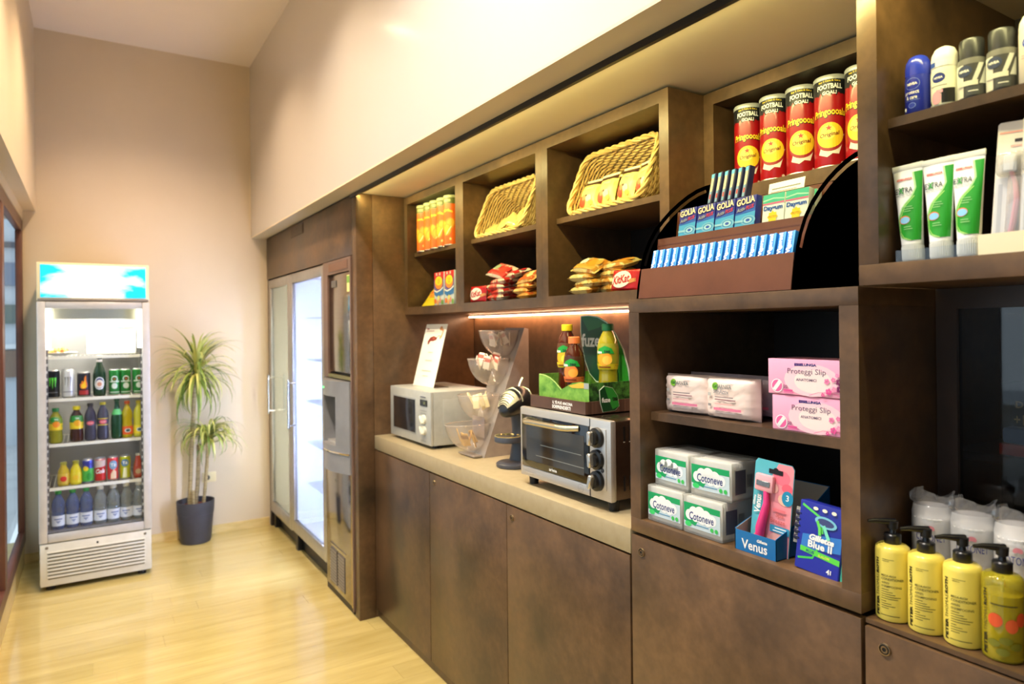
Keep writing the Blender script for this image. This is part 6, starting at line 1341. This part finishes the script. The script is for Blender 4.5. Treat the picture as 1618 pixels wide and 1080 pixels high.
for z, wd in ((0.096, 0.014), (0.092, 0.016), (0.088, 0.012), (0.06, 0.012), (0.056, 0.014)): p.rect(-0.006, z, -0.006 + wd, z + 0.0014, P_(130, 190, 120))
p.build(tp)
for i, (x, y, a, lb) in enumerate(((1.222, 0.6325, 0.06, 'leftmost green and white toothpaste tube'), (1.222, 0.5865, 0.02, 'middle green and white toothpaste tube'), (1.222, 0.5445, -0.02, 'toothpaste tube beside the toothbrush packs'))):
    loc = (x, y, ZL + 0.0022); rot = (-0.0, -0.05 + 0.025 * i, FW + a)
    if i == 0: tp.location = loc; tp.rotation_euler = rot; tp['label'] = lb
    else: dup(tp, loc, rot=rot, label=lb)
t = thing('acrylic_tray', 'clear acrylic tray holding three toothpaste tubes', 'tray', (1.215, 0.5885, ZL), FW)
w = 0.064; MB().box((-w, 0, 0), (w, 0.002, 0.022)).box((-w, 0.045, 0), (w, 0.047, 0.022)).box((-w, 0.002, 0), (-w + 0.002, 0.045, 0.022)).box((w - 0.002, 0.002, 0), (w, 0.045, 0.022)).box((-w + 0.002, 0.002, 0), (w - 0.002, 0.045, 0.002)).build('tray', M_CLEAR, t)
# toothbrush blisters in a cream tray
t = thing('cream_tray', 'cream cardboard tray holding toothbrush packs', 'tray', (1.2165, 0.447, ZL), FW)
w = 0.075; MB().box((-w, 0, 0), (w, 0.002, 0.034)).box((-w, 0.06, 0), (w, 0.062, 0.034)).box((-w, 0.002, 0), (-w + 0.002, 0.06, 0.034)).box((w - 0.002, 0.002, 0), (w, 0.06, 0.034)).box((-w + 0.002, 0.002, 0), (w - 0.002, 0.06, 0.002)).build('tray', mat((232, 222, 190), 0.6), t)
BLI = clear('blister', (240, 240, 240), 0.2, 0.06, body=((226, 224, 222), 0.25))
def brush(label, loc, rot, proto=[None]):
    if proto[0] is not None: return dup(proto[0], loc, rot=rot, label=label)
    t = thing('toothbrush_pack', label, 'toothbrush', loc, rot=rot, group='toothbrush packs'); proto[0] = t
    MB().prism([(-0.024, 0), (0.024, 0), (0.024, 0.205), (0.021, 0.208), (-0.021, 0.208), (-0.024, 0.205)], 'y', 0, 0.0012).build('card', P_(232, 226, 214), t)
    p = Print(flat((0, 0, 0))); p.rect(-0.021, 0.19, 0.015, 0.1925, P_(232, 160, 150)); p.rect(0.0, 0.175, 0.024, 0.18, P_(40, 34, 40)); p.ell(0.016, 0.181, 0.005, 0.004, P_(40, 34, 40)); p.rect(-0.005, 0.168, 0.022, 0.1705, P_(240, 180, 170)); p.rect(-0.022, 0.0, 0.022, 0.12, P_(206, 208, 212)); p.rect(-0.018, 0.02, -0.012, 0.11, P_(180, 184, 192)); p.build(t)
    MB().rbox((-0.020, -0.016, 0.12), (0.016, 0.0, 0.16), 0.008, 3).rbox((-0.004, -0.012, 0.02), (0.018, 0.0, 0.122), 0.005, 2).build('blister', BLI, t)
    MB().rbox((-0.010, -0.013, 0.128), (0.006, -0.003, 0.154), 0.002, 1).build('bristles', P_(244, 246, 246), t)
    MB().tube([(-0.001, -0.005, 0.13), (0.006, -0.005, 0.11), (0.010, -0.006, 0.085), (0.007, -0.006, 0.05), (0.002, -0.006, 0.012)], [0.003, 0.0035, 0.0045, 0.0045, 0.005], 8).build('brush_handle', P_(238, 170, 190), t)
    return t
brush('toothbrush pack nearest the toothpaste tubes', (1.236, 0.4885, ZL + 0.0025), (-0.02, 0.06, FW + 0.05))
brush('toothbrush pack at the right picture edge', (1.228, 0.4475, ZL + 0.0025), (-0.02, 0.04, FW + 0.0))

# ================================================================== LOWER RECESS: PUMPS, COTTON, CABINET STOCK
ZP = 0.8934
def pump(label, x, y, a, oil=False, proto=[None]):
    if not oil and proto[0] is not None: return dup(proto[0], (x, y, ZP), FW + a, label)
    t = thing('pump_bottle', label, 'pump bottle', (x, y, ZP), FW + a, 'yellow pump bottles'); r = 0.0286; hs = 0.124
    prof = [(r * 0.88, 0), (r * 0.97, 0.002), (r, 0.006), (r, hs), (r * 0.96, hs + 0.006), (r * 0.8, hs + 0.010), (r * 0.55, hs + 0.012), (0.0105, hs + 0.014)]
    if oil:
        MB().lathe(prof, 32).build('bottle', clear('oil_bottle', (236, 230, 150), 0.16, body=((214, 200, 50), 0.35)), t)
        MB().lathe([(r * 0.9, 0.003), (r * 0.95, 0.006), (r * 0.95, 0.104), (0.0001, 0.104)], 28).build('liquid', mat((196, 180, 30), 0.1, 0, 0.5, 0, 0.3), t); MB().tube([(0, 0, 0.006), (0, 0, 0.13)], 0.0025, 8).build('dip_tube', P_(230, 230, 210), t)
    else:
        MB().lathe(prof, 32).build('bottle', mat((238, 218, 96), 0.28, 0, 0.5, 0, 0.3), t); proto[0] = t
    MB().lathe([(0.0135, hs + 0.011), (0.0142, hs + 0.012), (0.0142, hs + 0.028), (0.0125, hs + 0.030), (0.006, hs + 0.031), (0.005, hs + 0.037), (0.0085, hs + 0.039), (0.0095, hs + 0.052), (0.0001, hs + 0.054)], 24).build('pump_collar', mat((22, 22, 26), 0.3), t)
    MB().tube([(0.0035, 0.002, hs + 0.050), (-0.0105, -0.0058, hs + 0.0515), (-0.0262, -0.0146, hs + 0.053), (-0.0376, -0.021, hs + 0.052)], [0.007, 0.0058, 0.0042, 0.0028], 10).build('nozzle', mat((24, 24, 28), 0.25), t)
    p = Print(cyl(r), cut=0.004); INK = P_(60, 56, 30)
    p.text('PETER', -0.0255, 0.026, 0.0066, P_(30, 28, 20), 0.034, rot=PI / 2, bold=0.05); p.text('THOMAS', -0.0255, 0.063, 0.0066, P_(50, 46, 30), 0.038, rot=PI / 2, bold=0.0); p.text('ROTH', -0.0255, 0.098, 0.0066, P_(30, 28, 20), 0.028, rot=PI / 2, bold=0.05)
    if oil:
        p.ell(-0.01, 0.066, 0.010, 0.011, P_(222, 86, 40)); p.ell(0.012, 0.06, 0.009, 0.011, P_(226, 96, 50)); p.ell(0.026, 0.07, 0.008, 0.011, P_(222, 80, 40)); p.rect(-0.016, 0.09, 0.02, 0.092, INK)
        for x_, z in ((-0.012, 0.03), (0.004, 0.036), (0.018, 0.028), (0.0, 0.018)): p.ell(x_, z, 0.009, 0.006, P_(120, 120, 30), 10)
    else:
        p.rect(-0.015, 0.112, 0.004, 0.1128, INK); p.rect(-0.015, 0.109, -0.004, 0.1098, INK)
        for st, z, hh, ww in (('MEGA-RICH', 0.0835, 0.0035, 0.023), ('CONDITIONER', 0.0775, 0.0042, 0.036), ('APRÈS', 0.071, 0.0042, 0.013), ('SHAMPOOING', 0.0645, 0.0038, 0.032)): p.text(st, -0.0165, z, hh, INK, ww, align='l', bold=0.02)
        for z, wd in ((0.058, 0.012), (0.054, 0.018), (0.050, 0.022), (0.046, 0.03), (0.042, 0.026), (0.037, 0.008), (0.033, 0.016), (0.029, 0.022), (0.025, 0.012)): p.rect(-0.0165, z, -0.0165 + wd, z + 0.0011, INK); p.off -= p.step
        p.off += p.step; p.rect(-0.018, 0.012, 0.012, 0.0132, INK)
    p.build(t); return t
pump('yellow pump bottle nearest the open cabinet', 1.2375, 0.6755, 0.42); pump('second yellow pump bottle from the open cabinet', 1.2375, 0.6172, 0.42); pump('third yellow pump bottle from the open cabinet', 1.2375, 0.559, 0.40)
pump('clear pump bottle of yellow oil with red blossoms', 1.2375, 0.501, 0.38, True)
SLV = clear('bag_film', (252, 252, 252), 0.14, 0.08, body=((250, 248, 244), 0.55))
def cbag(label, loc, rz, proto=[None]):
    if proto[0] is not None: return dup(proto[0], loc, rz, label)
    t = thing('cotton_bag', label, 'cotton pads', loc, rz, 'white cotton pad bags'); proto[0] = t; r = 0.0342; h = 0.190
    q = MB()
    for k in range(24): q.lathe([(r * 0.9, k * 0.0072 + 0.001), (r * 0.985, k * 0.0072 + 0.0028), (r * 0.985, k * 0.0072 + 0.0055), (r * 0.9, k * 0.0072 + 0.0072)], 22)
    q.build('cotton_rounds', PAD, t)
    rnd = random.Random(5); nz = [[rnd.uniform(-0.0012, 0.0012) for _ in range(24)] for _ in range(14)]
    def fn(u, v):
        k = int(round(u * 24)) % 24; j = int(round(v * 13)); a = u * 2 * PI; f = max(0, (v - 0.84) / 0.16); rr = (r + 0.001 + nz[j][k]); 
        return (rr * math.cos(a) * (1 - 0.10 * f * f), rr * math.sin(a) * (1 - 0.45 * f * f), 0.002 + v * h)
    q = MB().grid(fn, 24, 14, closeu=True); q.lathe([(r * 0.86, h + 0.0015), (r * 0.5, h + 0.006), (0.0001, h + 0.007)], 20, capb=False, sy=0.55); q.build('film_sleeve', SLV, t, sharp=60)
    rt_ = [[rnd.uniform(-0.0035, 0.0035) for _ in range(24)] for _ in range(5)]
    def ft(u, v):
        k = int(round(u * 24)) % 24; j = int(round(v * 4)); a = u * 2 * PI; b0 = fn(u, 1.0); s_ = rt_[j][k] * (1 if j else 0)
        return (b0[0] * (1 + 0.12 * v) + s_, b0[1] * (1 - 0.75 * v) + s_, b0[2] + v * (0.024 + 0.006 * math.sin(3 * a + 1)) + s_)
    MB().grid(ft, 24, 5, closeu=True).build('film_top', clear('crumpled_film', (246, 246, 248), 0.22, 0.06, body=((240, 240, 238), 0.12)), t, sharp=30)
    p = Print(cyl(r + 0.0025), cut=0.004); p.text('COTONET', -0.002, 0.138, 0.0135, P_(50, 60, 140), 0.05, bold=0.0); p.ell(-0.002, 0.156, 0.0065, 0.004, P_(236, 150, 160)); p.ell(-0.006, 0.154, 0.003, 0.003, P_(236, 150, 160)); p.ell(0.002, 0.154, 0.003, 0.003, P_(236, 150, 160))
    p.rect(-0.024, 0.085, -0.02, 0.10, P_(226, 80, 110)); p.rect(0.004, 0.078, 0.02, 0.0795, P_(150, 160, 200)); p.rect(0.0, 0.073, 0.024, 0.0745, P_(150, 160, 200)); p.rect(0.008, 0.064, 0.026, 0.0655, P_(150, 160, 200)); p.ell(0.026, 0.036, 0.006, 0.008, P_(226, 60, 130)); p.build(t); return t
cbag('cotton pad bag nearest the open cabinet', (1.352, 0.662, ZP), FW + 0.4); cbag('cotton pad bag in the middle of the three', (1.345, 0.590, ZP), FW + 0.42); cbag('cotton pad bag at the right picture edge', (1.34, 0.518, ZP), FW + 0.4)
# stock behind the dark glass
t = thing('battery_box', 'dark battery box behind the glass door', 'box', (1.56, 0.615, 1.171), FW)
bx('carton', (-0.0, 0, 0), (0.16, 0.10, 0.14), P_(30, 30, 40), t, 0.001)
p = Print(flat((0, 0, 0))); GD = P_(206, 170, 110); p.text('DURACELL', 0.058, 0.095, 0.014, GD, 0.096, bold=0.03); p.text('+1', 0.016, 0.065, 0.02, GD, 0.018, bold=0.02); p.rect(0.034, 0.066, 0.06, 0.068, GD); p.rect(0.034, 0.060, 0.056, 0.062, GD); p.ell(0.085, 0.06, 0.014, 0.014, P_(200, 150, 110)); p.build(t)
t = thing('blue_packet', 'blue and red packet lying in front of the battery box', 'packet', (1.51, 0.615, 1.171), FW)
bx('pack', (0.0, 0, 0), (0.13, 0.04, 0.022), P_(190, 50, 40), t, 0.002); bx('blue_top', (0.003, 0.002, 0.0222), (0.127, 0.038, 0.054), P_(30, 90, 150), t, 0.008); bx('tan_band', (0.045, 0.0005, 0.03), (0.075, 0.0395, 0.056), P_(206, 140, 90), t, 0.006)
